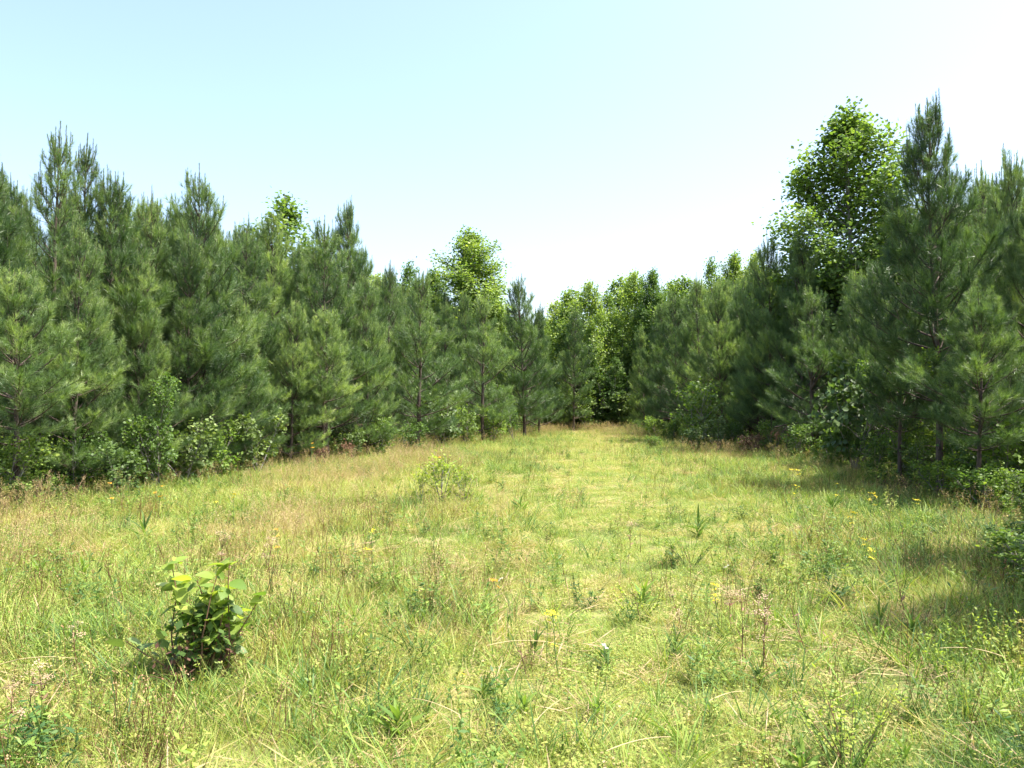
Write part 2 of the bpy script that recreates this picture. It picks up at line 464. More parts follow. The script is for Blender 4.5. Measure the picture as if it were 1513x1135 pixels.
# ---- pines
V = [make_pine(11, R=1.5, base=0.6, per_m=260), make_pine(12, R=1.7, base=0.5, per_m=260), make_pine(13, R=1.35, base=0.7, whorl=0.38, per_m=250),
     make_pine(14, R=1.5, base=0.9, per_m=230, gap=0.12), make_pine(15, R=1.55, base=0.45, skirt=0.85, per_m=260),
     make_pine(16, R=1.3, base=0.55, whorl=0.38, per_m=230, gap=0.08, H=5.2),          # 5 small, see-through
     make_pine(17, R=1.5, base=1.35, H=6.8, candles=1.5, whorl=0.30, per_m=270, dead=9),  # 6 the tall dark one
     make_pine(18, R=1.0, base=0.7, H=6.3, candles=1.6, whorl=0.36, per_m=220, gap=0.06),    # 7 thin top
     make_pine(19, R=1.55, base=1.5, H=5.2, whorl=0.32, per_m=260, gap=0.02, dead=5)]   # 8 small with bare trunk
for v in V: print('pine polys', len(v['crown'].polygons), len(v['limbs'].polygons))
def top_h(ytop, d): return CAM_H + (590 - ytop) / F * d
GL, GR, GB = 'young pines along the left edge of the clearing', 'young pines along the right edge of the clearing', None
PINES = [
 # px, d, ytop, variant, wide, label, side
 (28, 11.3, 395, 8, 1.1, 'front pine with bare lower trunk and thick jutting low bough, at the left photo edge', 'L'),
 (-30, 12.6, 182, 6, 1.0, 'tall pine cut off by the left photo edge, its candle tips at the very corner', 'L'),
 (62, 13.6, 165, 7, 1.1, 'tallest pine at far left with thin see-through spiky top', 'L'),
 (106, 14.4, 185, 7, 1.0, 'tall narrow pine right beside the tallest spiky one at far left', 'L'),
 (110, 12.9, 330, 1, 0.95, 'bushy round-shouldered pine in front of the two tall spiky tops at far left', 'L'),
 (162, 14.6, 250, 0, 1.0, 'bushy pine with a crest of several candles, third top from the left', 'L'),
 (222, 16.0, 272, 2, 0.95, 'pine with one short lone spike, left of the double-tipped pine', 'L'),
 (205, 14.3, 372, 4, 0.95, 'full low pine with creeper leaves up its face in the left wall', 'L'),
 (300, 16.2, 237, 3, 0.95, 'dark double-tipped pine standing high above the left wall of trees', 'L'),
 (278, 15.4, 345, 1, 0.9, 'yellowish green bushy pine under the dark double-tipped one', 'L'),
 (352, 18.5, 322, 2, 1.0, 'slim pine just right of the dark double-tipped top', 'L'),
 (358, 17.0, 430, 4, 0.9, 'pine with reddish forked lower trunk showing, in the left wall', 'L'),
 (405, 20.5, 308, 0, 1.0, 'full pine standing before the hazy round broadleaf crown', 'L'),
 (430, 18.3, 440, 1, 0.95, 'wide low pine sweeping down right of the reddish forked trunk', 'L'),
 (482, 20.6, 310, 3, 1.0, 'broad pine between the round broadleaf crown and the slim spired pine', 'L'),
 (478, 18.9, 455, 8, 0.95, 'front pine with pale bare lower trunk over dark undergrowth', 'L'),
 (522, 24.0, 288, 6, 0.8, 'slim spired pine rising above its neighbours where the left wall steps down', 'L'),
 (545, 21.6, 400, 1, 0.9, 'bushy mid-height pine below the slim spired one', 'L'),
 (572, 26.0, 378, 7, 1.0, 'thin pointed pine in the dip right of the slim spired one', 'L'),
 (616, 24.6, 392, 5, 1.1, 'brownish pine with dark straight trunk visible almost to the tip', 'L'),
 (650, 30.0, 430, 2, 0.95, 'pine half hidden between the dark-trunked pine and the round sunlit tree', 'L'),
 (714, 29.0, 430, 5, 1.15, 'fresh green open pine with thin dark trunk, below the round sunlit tree', 'L'),
 (692, 33.5, 422, 0, 0.8, 'narrow pine just under the round sunlit tree', 'L'),
 (775, 36.5, 398, 0, 1.0, 'dark conical pine closing the left wall at the end of the clearing', 'L'),
 (796, 42.5, 436, 4, 0.8, 'small pine leaning out of the shadow right of the dark conical pine', 'L'),
 (848, 50.0, 436, 2, 0.8, 'farthest dark slender pine, alone before the bright broadleaf wood', 'L'),
 (828, 51.5, 505, 4, 0.9, 'low rounded pine in deep shade at the far end of the clearing', 'L'),
 (952, 46.0, 470, 1, 0.8, 'farthest pine of the right wall, beside the dark hollow', 'R'),
 (975, 40.0, 436, 0, 0.9, 'dark pine second from the far end of the right wall', 'R'),
 (1000, 33.0, 415, 3, 1.0, 'grey green open-topped pine in the right wall near the far end', 'R'),
 (1032, 31.0, 392, 2, 1.05, 'pine under the small rounded broadleaf tops of the right wall', 'R'),
 (1068, 29.0, 405, 1, 0.95, 'full pine behind the leafy bush of the right wall', 'R'),
 (1108, 29.0, 385, 0, 0.9, 'shaded pine left of the two spired tops before the great broadleaf tree', 'R'),
 (1142, 24.5, 336, 3, 0.95, 'left of the two spired pines before the great broadleaf tree', 'R'),
 (1186, 23.0, 336, 0, 1.0, 'right of the two spired pines before the great broadleaf tree', 'R'),
 (1200, 20.5, 420, 5, 1.3, 'pine with thin straight lower trunk beside the fallen brown branch', 'R'),
 (1120, 25.5, 455, 4, 0.9, 'low bright-tipped pine left of the fallen brown branch', 'R'),
 (1262, 20.0, 382, 2, 1.0, 'pine directly beneath the crown of the great broadleaf tree', 'R'),
 (1300, 17.4, 385, 1, 0.9, 'full pine between the great broadleaf tree and the tallest dark pine', 'R'),
 (1328, 14.7, 425, 8, 0.9, 'shaded pine with dark bare lower trunk left of the tallest pine', 'R'),
 (1388, 13.4, 135, 6, 1.0, 'tallest darkest pine of the right side with crowded upright candles', 'R'),
 (1442, 11.5, 420, 8, 1.1, 'small front pine with reddish bare trunk and bright yellow green tips', 'R'),
 (1462, 15.2, 226, 7, 1.15, 'pine with sparse spikes behind, right of the tallest pine', 'R'),
 (1490, 13.9, 212, 0, 0.9, 'full pale pine just inside the right photo edge', 'R'),
 (1535, 12.4, 180, 6, 0.9, 'tall pine at the right photo edge with one bent side spike', 'R'),
 (1548, 13.2, 470, 5, 1.0, 'low pine at the right photo edge below the tall ones', 'R'),
]
for (px, d, yt, v, wide, lab, side) in PINES:
    x, y = at(px, d)
    plant_tree(V[v], 'pine_tree', 'tree', lab, x, y, top_h(yt, d), GL if side == 'L' else GR, wide * (1.15 if side == 'L' else 1.05),
               tilt=(rnd.uniform(-.03, .03), rnd.uniform(-.03, .03)))
# a pair outside the frame on the right whose shade falls into the picture
for (x, y, H, v) in ((5.4, 5.0, 6.4, 4), (6.15, 6.7, 6.2, 1), (8.4, 9.2, 5.6, 4), (8.2, 7.4, 5.0, 0)):
    plant_tree(V[v], 'pine_tree', 'tree', 'pine outside the right edge whose shade falls on the near grass', x, y, H, 'pines just outside the right edge')
# rows behind
used = [at(p[0], p[1]) for p in PINES]
def hline(px):     # how high trees may stand so they stay below the photographed skyline
    return np.interp(px, [-200, 0, 130, 250, 340, 400, 540, 600, 700, 800, 850, 950, 1030, 1130, 1230, 1330, 1430, 1513, 1800],
                     [215, 235, 268, 285, 305, 325, 370, 398, 425, 460, 460, 440, 405, 375, 365, 305, 270, 250, 215])
nback = 0
for row in range(1, 7):
    for yy in np.arange(10.0, 62, 2.3):
        for sgn in (-1, 1):
            y = yy + rnd.uniform(-0.7, 0.7)
            x = (edge_l(y) - 1.0 - 2.3 * row if sgn < 0 else edge_r(y) + 1.0 + 2.3 * row) + rnd.uniform(-0.6, 0.6)
            if min((x - a) ** 2 + (y - b) ** 2 for a, b in used) < 1.5 ** 2: continue
            px = x / y * F + 756
            if px < -150 or px > 1680: continue
            H = min(top_h(hline(px), y), 9.5) * rnd.uniform(0.92, 1.02)
            if H < 3.6: continue
            used.append((x, y)); nback += 1
            side = 'left' if sgn < 0 else 'right'
            plant_tree(V[rnd.choice([0, 1, 2, 4, 4])], 'pine_tree', 'tree',
                       f"young pine in the {['', 'first', 'second', 'third', 'fourth', 'fifth', 'sixth'][row]} row behind the {side} front trees, {'nearer' if y < 24 else 'far'} end", x, y, H,
                       f'pines in the rows behind the {side} front trees', 1.05)
print('back pines', nback)

# ---- broadleaf trees
EGG = lambda t: max(0.10, math.sin(PI * (t * 0.74 + 0.26))) ** 0.85
FULL = lambda t: (1 - t ** 3) * 0.9 + 0.15
B = [make_broadleaf(31, H=10, R=2.0, nl=74, leaf=0.10, per=30, tint0=0.52, first=0.3, gap=0.06, prof=EGG, spread=0.13),
     make_broadleaf(32, H=10, R=1.7, nl=46, leaf=0.115, per=20, first=0.22, tint0=0.5, prof=EGG, spread=0.13),
     make_broadleaf(33, H=9, R=2.3, nl=50, leaf=0.14, per=20, first=0.04, tint0=0.78, gap=0.03, prof=FULL, spread=0.15),
     make_broadleaf(34, H=9, R=2.1, nl=38, leaf=0.14, per=18, first=0.03, tint0=0.2, gap=0.03, prof=FULL, spread=0.15)]
for v in B: print('broad polys', len(v['crown'].polygons), len(v['limbs'].polygons))
BROAD = [
 (1252, 24.0, 174, 0, 1.32, 'great broadleaf tree with airy pointed crown rising above the right pines'),
 (1312, 25.5, 300, 1, 1.0, 'lower broadleaf shoulder tree between the great one and the tallest pine'),
 (700, 42.0, 338, 0, 1.4, 'round-topped sunlit broadleaf tree standing above the middle of the left wall'),
 (735, 40.0, 440, 2, 0.62, 'lime green small tree at the foot of the round-topped sunlit one'),
 (430, 33.0, 284, 1, 1.5, 'hazy round broadleaf crown peeping over the left pines'),
 (600, 47.0, 378, 1, 1.0, 'faint olive broadleaf top behind the dip in the left wall'),
 (640, 45.0, 395, 0, 0.9, 'reddish-tinged broadleaf top next to the faint olive one'),
 (1048, 37.5, 374, 1, 0.8, 'first small broadleaf top of the right wall counted from the middle'),
 (1084, 38.5, 370, 0, 0.8, 'taller small broadleaf top between two others over the right wall'),
 (1115, 38.0, 376, 2, 0.7, 'small broadleaf top next to the spired pines of the right wall'),
 (823, 62.0, 442, 2, 1.0, 'lowest broadleaf crown right of the dark conical pine, far away'),
 (868, 55.0, 414, 2, 0.9, 'bright broadleaf tree behind the farthest slender pine'),
 (900, 58.0, 420, 1, 0.9, 'broadleaf tree in the dip of the far bright wood'),
 (935, 56.0, 400, 2, 0.85, 'bright peaked broadleaf tree in the middle of the far wood'),
 (963, 54.0, 392, 0, 0.8, 'highest broadleaf top of the far wood, left of the right pines'),
 (990, 57.0, 415, 2, 0.9, 'broadleaf tree of the far wood half behind the right pines'),
 (845, 58.0, 425, 2, 1.1, 'bright broadleaf crown filling the gap right of the farthest slender pine'),
 (918, 60.0, 408, 2, 1.1, 'bright broadleaf crown filling the dip between two peaks of the far wood'),
 (1012, 52.0, 408, 2, 1.0, 'bright broadleaf crown where the far wood meets the right pines'),
 (870, 52.5, 500, 3, 0.9, 'dark leafy tree in the hollow at the end of the clearing'),
 (905, 52.0, 520, 3, 0.9, 'darkest leafy tree in the hollow, beside the right pines'),
 (835, 57.0, 480, 3, 1.0, 'shadowed leafy tree behind the low rounded pine at the far end'),
 (800, 60.0, 470, 2, 1.0, 'leafy tree glimpsed between the dark conical pine and the far wood'),
 (925, 54.0, 480, 3, 0.9, 'shadowed leafy tree rising against the right end of the far wood'),
]
for (px, d, yt, v, wide, lab) in BROAD:
    x, y = at(px, d)
    plant_tree(B[v], 'broadleaf_tree', 'tree', lab, x, y, top_h(yt, d), 'broadleaf trees', wide)
for i in range(26):   # the wood beyond the end of the clearing
    px = 560 + i * 24 + rnd.uniform(-10, 10); d = rnd.uniform(63, 80); x, y = at(px, d)
    plant_tree(B[rnd.choice([1, 2, 3])], 'broadleaf_tree', 'tree', 'broadleaf tree of the wood beyond the end of the clearing', x, y,
               top_h(hline(px) + 10, d) * rnd.uniform(0.9, 1), 'trees of the wood beyond the clearing', 1.3)

# ---- shrubs along the edges
SH = [make_broadleaf(41, H=1.5, R=0.55, nl=9, leaf=0.065, per=10, first=0.1, stems=5, trunk_r=0.014, spread=0.05, mat=M_LEAF),
      make_broadleaf(42, H=1.3, R=0.5, nl=9, leaf=0.075, per=9, first=0.1, stems=5, trunk_r=0.012, spread=0.05, mat=M_LEAF_BLUE),
      make_broadleaf(43, H=1.2, R=0.55, nl=8, leaf=0.07, per=9, first=0.05, stems=6, trunk_r=0.012, spread=0.05, mat=M_LEAF_BRIGHT),
      make_broadleaf(44, H=2.6, R=0.65, nl=22, leaf=0.06, per=14, first=0.15, stems=2, trunk_r=0.02, spread=0.06, mat=M_LEAF_BRIGHT, tint0=0.35),
      make_broadleaf(45, H=0.9, R=0.45, nl=7, leaf=0.05, per=9, first=0.05, stems=5, trunk_r=0.01, spread=0.05, mat=M_DRY, bark=M_DSTEM)]
SHRUBS = [
 (212, 13.9, 1.9, 3, 0.9, 'tall lime creeper-like sapling climbing the left pines'),
 (172, 14.9, 2.9, 3, 0.8, 'highest lime sapling among the left pines, its pale leaves at mid height'),
 (235, 13.6, 1.2, 0, 1.0, 'green bush under the lime sapling at left'),
 (110, 12.6, 1.0, 0, 1.2, 'shaded green bush in the dark gap at left'),
 (180, 12.6, 0.8, 1, 1.3, 'low bluish bramble behind the orange flower at left'),
 (275, 14.4, 1.1, 1, 1.2, 'bluish leafy bush with pale tips below the left pines'),
 (318, 15.2, 1.0, 2, 1.1, 'pale tipped bush near the reddish forked trunk'),
 (382, 16.4, 1.2, 1, 1.1, 'bluish bush right of the reddish forked trunk'),
 (60, 12.3, 0.8, 2, 1.2, 'low yellow green bush behind the trunk at the left edge'),
 (560, 21.4, 1.1, 0, 1.3, 'green bramble arching over the dark gap left of centre'),
 (520, 20.4, 0.8, 1, 1.3, 'bramble with bluish leaves in front of the dark gap'),
 (470, 18.6, 0.5, 4, 0.9, 'rusty dead bush before the dark gap in the left wall'),
 (515, 19.8, 0.5, 4, 0.9, 'faded pinkish dead bush right of the rusty one'),
 (655, 26.2, 1.9, 1, 1.0, 'dark bluish willow-like shrub at the foot of the left wall'),
 (690, 27.5, 1.3, 0, 1.2, 'rounded green shrub right of the willow-like one'),
 (730, 29.5, 1.2, 2, 1.2, 'light green shrub before the fresh green open pine'),
 (760, 31.0, 2.2, 3, 0.9, 'lime shrub growing against the dark conical pine'),
 (600, 23.4, 0.9, 0, 1.4, 'low shrub at the foot of the dark-trunked pine'),
 (1030, 25.6, 2.1, 0, 1.1, 'big leafy green bush standing before the right wall'),
 (1082, 26.4, 2.3, 3, 1.0, 'lime topped bush right of the big leafy green one'),
 (1060, 24.5, 1.0, 1, 1.3, 'dark bush at the foot of the two big bushes on the right'),
 (1028, 23.2, 0.8, 1, 1.4, 'low bluish spray of leaves in front of the big leafy bush'),
 (968, 27.5, 0.4, 2, 1.8, 'low pale bush at the trail left of the big leafy bush'),
 (1110, 22.6, 0.6, 4, 1.4, 'reddish dead bush at the edge of the right wall'),
 (1180, 19.6, 0.9, 0, 1.3, 'green bush under the fallen brown branch'),
 (1262, 16.8, 2.3, 1, 0.9, 'glossy sapling with glinting white leaves left of the tallest pine'),
 (1290, 16.0, 0.8, 0, 1.3, 'low bush at the foot of the glossy sapling'),
 (1225, 18.0, 0.8, 2, 1.3, 'pale green bush between the fallen branch and the glossy sapling'),
 (1360, 14.4, 0.9, 0, 1.3, 'leafy undergrowth bush beside the tallest pine trunk'),
 (1395, 12.4, 0.6, 2, 1.3, 'yellow green bush before the trunk of the tallest pine'),
 (1480, 12.0, 1.2, 2, 1.2, 'lime leafy bush right of the reddish bare trunk'),
 (1490, 12.6, 2.3, 3, 1.0, 'tall leafy sapling at the right photo edge'),
 (1420, 13.0, 1.0, 0, 1.3, 'green bush between the two bare trunks at right'),
 (1345, 15.2, 2.2, 3, 0.8, 'yellow leaved sapling tangled in the pines at right'),
]
for (px, d, H, v, wide, lab) in SHRUBS:
    x, y = at(px, d)
    plant_tree(SH[v], 'shrub' if H < 1.8 else 'sapling', 'shrub' if H < 1.8 else 'sapling', lab, x, y, H, 'shrubs and saplings along the trees', wide,
               parts=('stem', 'twigs', 'foliage'))
for i in range(90):    # more of the same, low, filling the feet of both walls
    y = rnd.uniform(10, 50); sgn = rnd.choice((-1, 1))
    off = rnd.uniform(-0.3, 2.4)
    x = edge_l(y) - off if sgn < 0 else edge_r(y) + off
    side = 'left' if sgn < 0 else 'right'
    k = rnd.choice([0, 0, 1, 1, 2])
    where = 'near the camera' if y < 18 else ('midway along' if y < 32 else 'towards the far end')
    plant_tree(SH[k], 'shrub', 'shrub', f"low {['green', 'bluish green', 'lime'][k]} shrub at the feet of the {side} pines, {where}", x, y,
               rnd.uniform(0.45, 1.1), f'low shrubs at the feet of the {side} pines', rnd.uniform(1.0, 1.5), parts=('stem', 'twigs', 'foliage'))
for i, (px, d, H, v, w) in enumerate([(815, 51, 2.6, 0, 1.3), (842, 52, 3.2, 1, 1.2), (868, 51.5, 2.4, 0, 1.4), (893, 52.5, 3.4, 0, 1.2), (918, 52, 2.8, 1, 1.3), (940, 51, 2.2, 0, 1.3), (855, 54, 4.0, 0, 1.3), (905, 54.5, 4.2, 1, 1.2)]):
    x, y = at(px, d)
    plant_tree(SH[v], 'shrub', 'shrub', 'dark leafy bush filling the shaded hollow at the end of the clearing', x, y, H, 'bushes in the hollow at the end of the clearing', w,
               parts=('stem', 'twigs', 'foliage'))
for (px, d, H, v, w, lab) in ((1525, 9.9, 0.65, 0, 1.4, 'dark green brush at the right photo edge, below the bare trunks'),
                                (1565, 8.3, 0.6, 0, 1.6, 'dark brush cut by the right photo edge, midway down'),
                                (1570, 6.6, 0.6, 0, 1.8, 'dense shaded brush at the right photo edge over the dark patch'),
                                (1500, 6.6, 0.45, 0, 1.5, 'low shaded brush in the dark patch near the right photo edge'),
                                (1462, 10.8, 0.6, 2, 1.4, 'lime brush between the small front pine and the right photo edge'),
                                (1545, 5.9, 0.5, 0, 1.6, 'nearest low brush at the right photo edge, in the dark patch')):
    x, y = at(px, d); plant_tree(SH[v], 'shrub', 'shrub', lab, x, y, H, 'brush at the right edge of the clearing', w, parts=('stem', 'twigs', 'foliage'))
# light leafy shrub out in the clearing
LS = make_broadleaf(46, H=0.8, R=0.5, nl=7, leaf=0.05, per=6, gap=0.25, first=0.1, stems=5, trunk_r=0.008, spread=0.05, mat=M_LEAF_BRIGHT, tint0=1.0)
for (px, d, H, w, lab) in ((652, 11.9, 0.62, 1.15, 'pale lime shrub standing alone in the grass left of the middle'),
                           (622, 12.1, 0.42, 1.0, 'small lime side shoot of shrub left of the lone pale shrub'),
                           (684, 11.8, 0.46, 1.0, 'small lime plant right of the lone pale shrub')):
    x, y = at(px, d); plant_tree(LS, 'shrub', 'shrub', lab, x, y, H, None, w, parts=('stem', 'twigs', 'foliage'))

# ------------------------------------------------------------------ meadow: clumps scattered by geometry nodes
def blade_block(g, r, n, spread, hmin, hmax, width, lean, vt=0.0, curl=0.9, segs=3):
    a = r.uniform(0, 2 * PI, n); rr = spread * np.sqrt(r.random(n))
    P = np.column_stack([rr * np.cos(a), rr * np.sin(a), np.full(n, -0.02)])
    az = a + r.normal(0, 0.9, n); h = r.uniform(hmin, hmax, n)
    D = norm(np.column_stack([np.cos(az) * lean, np.sin(az) * lean, np.ones(n)]) + r.normal(0, 0.12, (n, 3)))
    side = norm(np.cross(D, np.column_stack([np.cos(az + r.normal(0, .6, n)), np.sin(az), np.zeros(n)]) + 1e-3))
    w = width * r.uniform(0.6, 1.3, n)
    out = np.column_stack([np.cos(az), np.sin(az), np.zeros(n)])
    bend = r.uniform(0.15, 1.0, n) * curl
    rows = []
    for k in range(segs + 1):
        s = k / segs
        c = P + D * (h * s)[:, None] + (out * (bend * h * s * s * 0.6)[:, None]) - np.array([0, 0, 1.0]) * (bend * h * s ** 2 * 0.35)[:, None]
        if k < segs:
            ww = (w * (1 - 0.35 * s) * 0.5)[:, None]
            rows += [c - side * ww, c + side * ww]
        else: rows.append(c)
    v = np.stack(rows, 1); m = v.shape[1]
    i = np.arange(n)[:, None] * m
    tone = np.repeat(r.normal(vt, 0.10, n), m)
    s = np.tile(np.array([k / segs for k in range(segs) for _ in (0, 1)] + [1.0]), n)
    tone = tone - 0.10 * (s > 0.8)
    for k in range(segs - 1):
        g.add(v.reshape(-1, 3) if k == 0 else np.zeros((0, 3)), i + np.array([2 * k, 2 * k + 1, 2 * k + 3, 2 * k + 2]) + (0 if k == 0 else -n * m), tone if k == 0 else np.zeros(0))
    g.f.append(i + np.array([2 * segs - 2, 2 * segs - 1, 2 * segs]) + g.n - n * m)
def clump_grass(seed, **k):
    g = Geo(); blade_block(g, np.random.default_rng(seed), **k); return g
def leaflets(g, r, P, D, size, tone, wide=0.42):
    n = len(P); D = norm(D)
    X = norm(np.cross(D, np.array([0, 0, 1.0]) + r.normal(0, 0.35, (n, 3))))
    s = (size * r.uniform(0.6, 1.3, n))[:, None]
    v = np.stack([P, P + D * s * 0.5 + X * s * wide, P + D * s, P + D * s * 0.5 - X * s * wide], 1).reshape(-1, 3)
    g.add(v, np.arange(n * 4).reshape(-1, 4), np.repeat(tone, 4))
def clump_herb(seed, stems=7, h=0.2, leaf=0.022, per=12, spread=0.12, wide=0.35, vt=0.0):
    g = Geo(); r = np.random.default_rng(seed)
    for i in range(stems):
        a = r.uniform(0, 6.28); rr = spread * math.sqrt(r.random())
        p = curve_pts([rr * math.cos(a), rr * math.sin(a), -0.02], norm(np.array([r.normal(0, .35), r.normal(0, .35), 1.0])), h * r.uniform(0.5, 1.2), 0.1, 4, wob=0.1, r=r)
        tube(g, p, [0.0016] * 4, 3, vt - 0.15)
        s = r.uniform(0.15, 1.0, per) * 3; k = np.minimum(s.astype(int), 2)
        P = p[k] + (p[k + 1] - p[k]) * (s - k)[:, None]
        D = r.normal(0, 1, (per, 3)); D[:, 2] = r.uniform(-0.2, 0.8, per)
        leaflets(g, r, P, D, leaf, vt + r.normal(0, 0.1, per), wide)
    return g
def clump_seed(seed, stems=5, h=0.5, head=0.10, grains=26, vt=0.0):
    g = Geo(); r = np.random.default_rng(seed)
    for i in range(stems):
        a = r.uniform(0, 6.28)
        p = curve_pts([r.normal(0, .04), r.normal(0, .04), -0.02], norm(np.array([r.normal(0, .22), r.normal(0, .22), 1.0])), h * r.uniform(0.6, 1.2), -0.15, 6, wob=0.05, r=r)
        tube(g, p, np.linspace(0.0016, 0.0008, 6), 3, vt)
        P = p[-1] - np.outer(r.random(grains), norm(p[-1] - p[-2])) * head + r.normal(0, head * 0.16, (grains, 3))
        leaflets(g, r, P, norm(p[-1] - p[-2]) + r.normal(0, .5, (grains, 3)), 0.011, vt - 0.04 + r.normal(0, .05, grains), 0.3)
    return g
def clump_mat(seed, n=60, spread=0.16, h=0.05, leaf=0.018, vt=0.0):
    g = Geo(); r = np.random.default_rng(seed)
    a = r.uniform(0, 6.28, n); rr = spread * np.sqrt(r.random(n))
    P = np.column_stack([rr * np.cos(a), rr * np.sin(a), r.uniform(0.0, h, n)])
    D = r.normal(0, 1, (n, 3)); D[:, 2] = r.uniform(-0.1, 0.5, n)
    leaflets(g, r, P, D, leaf, vt + r.normal(0, 0.1, n), 0.42)
    return g
def clump_thatch(seed, n=40, spread=0.15, L=0.2):
    g = Geo(); r = np.random.default_rng(seed)
    a = r.uniform(0, 6.28, n); rr = spread * np.sqrt(r.random(n))
    P = np.column_stack([rr * np.cos(a), rr * np.sin(a), r.uniform(0.0, 0.05, n)])
    D = r.normal(0, 1, (n, 3)); D[:, 2] = r.uniform(-0.05, 0.35, n)
    leaflets(g, r, P, D, L, r.normal(0, 0.08, n), 0.014)
    return g

def scatter(name, label, clumps, pts, scale, tint, category, mat=None, an_='vtint'):
    mat = mat or M_GRASS
    meshes = [g.mesh(name + '_clump', mat, an_) for g in clumps]
    n = len(pts)
    me = bpy.data.meshes.new(name); me.vertices.add(n)
    me.vertices.foreach_set('co', np.column_stack([pts, ground_z(pts[:, 0], pts[:, 1])]).reshape(-1))
    for an, typ, val in (('scl', 'FLOAT', scale), ('ctint', 'FLOAT', tint), ('idx', 'INT', rng.integers(0, len(clumps), n))):
        at_ = me.attributes.new(an, typ, 'POINT'); at_.data.foreach_set('value', val)
    rot = np.column_stack([rng.normal(0, 0.08, n), rng.normal(0, 0.08, n), rng.uniform(0, 6.28, n)])
    at_ = me.attributes.new('rot', 'FLOAT_VECTOR', 'POINT'); at_.data.foreach_set('vector', rot.reshape(-1))
    me.update(); me.materials.append(mat)
    o = link(name, me); o['kind'] = 'stuff'; tag(o, label, category)
    ng = bpy.data.node_groups.new(name + '_scatter', 'GeometryNodeTree')
    ng.interface.new_socket('Geometry', in_out='INPUT', socket_type='NodeSocketGeometry')
    ng.interface.new_socket('Geometry', in_out='OUTPUT', socket_type='NodeSocketGeometry')
    N = ng.nodes; Lk = ng.links
    gi = N.new('NodeGroupInput'); go = N.new('NodeGroupOutput')
    ip = N.new('GeometryNodeInstanceOnPoints'); jn = N.new('GeometryNodeJoinGeometry')
    Lk.new(gi.outputs[0], ip.inputs['Points'])
    for m in meshes:
        src = bpy.data.objects.new(name + '_clump', m)
        oi = N.new('GeometryNodeObjectInfo'); oi.inputs['Object'].default_value = src; oi.inputs['As Instance'].default_value = False
        g2 = N.new('GeometryNodeGeometryToInstance'); Lk.new(oi.outputs['Geometry'], g2.inputs[0]); Lk.new(g2.outputs[0], jn.inputs[0])
    Lk.new(jn.outputs[0], ip.inputs['Instance']); ip.inputs['Pick Instance'].default_value = True
    def na(nm, typ):
        x = N.new('GeometryNodeInputNamedAttribute'); x.data_type = typ; x.inputs['Name'].default_value = nm; return x.outputs['Attribute']
    Lk.new(na('idx', 'INT'), ip.inputs['Instance Index'])
    e = N.new('FunctionNodeEulerToRotation'); Lk.new(na('rot', 'FLOAT_VECTOR'), e.inputs[0]); Lk.new(e.outputs[0], ip.inputs['Rotation'])
    Lk.new(na('scl', 'FLOAT'), ip.inputs['Scale'])
    Lk.new(ip.outputs[0], go.inputs[0])
    md = o.modifiers.new('scatter', 'NODES'); md.node_group = ng
    return o

def cand_pts(per_m2, ymax=54, near=1.5):
    "uniform candidates in the wedge the camera (or one a step beside it) can see, thinned with distance"
    out = []
    for (y0, y1, k) in ((near, 4, 1.25), (4, 7, 1.0), (7, 12, 0.75), (12, 20, 0.55), (20, 32, 0.42), (32, ymax, 0.32)):
        y0 = max(y0, near)
        if y0 >= y1: continue
        x0 = -0.66 * y1 - 1.5; x1 = -x0
        n = int((y1 - y0) * (x1 - x0) * per_m2 * k)
        p = np.column_stack([rng.uniform(x0, x1, n), rng.uniform(y0, y1, n)])
        out.append(p[(np.abs(p[:, 0]) < 0.66 * p[:, 1] + 1.5)])
    return np.concatenate(out)
def blob(x, y, cx, cy, rx, ry): return np.exp(-((x - cx) / rx) ** 2 - ((y - cy) / ry) ** 2)
def dryness(x, y):
    n = fbm(x * 0.55 + 3, y * 0.32, 60)
    d = (n - 0.5) * 2.2 + 0.24 + 0.5 * (fbm(x * 1.9, y * 1.2, 64) - 0.5)
    d = d + 0.28 * blob(x, y, -4.2, 7.8, 2.4, 2.6) + 0.22 * blob(x, y, -2.6, 14.5, 2.0, 2.4) + 0.2 * blob(x, y, 0.6, 13.2, 1.2, 0.9) \
        + 0.25 * blob(x, y, 3.8, 47, 3, 5) + 0.15 * blob(x, y, -3.5, 4.4, 1.5, 1.0) - 0.5 * trail(x, y) * (y < 34) \
        - 0.25 * blob(x, y, 4.5, 8.5, 2.0, 2.6) - 0.15 * blob(x, y, 0, 4.0, 3.5, 0.8) + 0.1 * blob(x, y, 2.6, 5.5, 0.6, 0.8) - 0.15 * blob(x, y, -1.2, 9, 1.6, 1.4)
    return np.clip(d, 0, 1)
def far_k(y): return 1 + 0.009 * np.maximum(y - 8, 0)
# fine grass
P = cand_pts(150); x, y = P.T; m = meadow(x, y); dr = dryness(x, y); tl = trail(x, y)
keep = rng.random(len(P)) < (0.04 + 0.96 * m) * (0.85 + 0.3 * fbm(x * 2, y * 2, 70) - 0.1)
P, x, y, m, dr, tl = P[keep], x[keep], y[keep], m[keep], dr[keep], tl[keep]
hs = (0.5 + 1.25 * fbm(x * 0.9, y * 0.9, 74)) * (1 - 0.45 * tl) * far_k(y) * rng.uniform(0.7, 1.25, len(P))
tn = np.clip(0.63 - 0.48 * dr + 0.85 * (fbm(x * 1.3, y * 1.3, 78) - 0.5) + 0.05 - 0.12 * tl + rng.normal(0, 0.13, len(P)) + 0.25 * (1 - m), 0.02, 1)
scatter('meadow_grass', 'fine yellow green grass covering the whole clearing',
        [clump_grass(100 + i, n=26, spread=0.09, hmin=0.07, hmax=0.24, width=0.0034, lean=0.5) for i in range(6)] +
        [clump_grass(110 + i, n=34, spread=0.11, hmin=0.05, hmax=0.17, width=0.003, lean=0.8) for i in range(4)], P, hs, tn, 'grass')
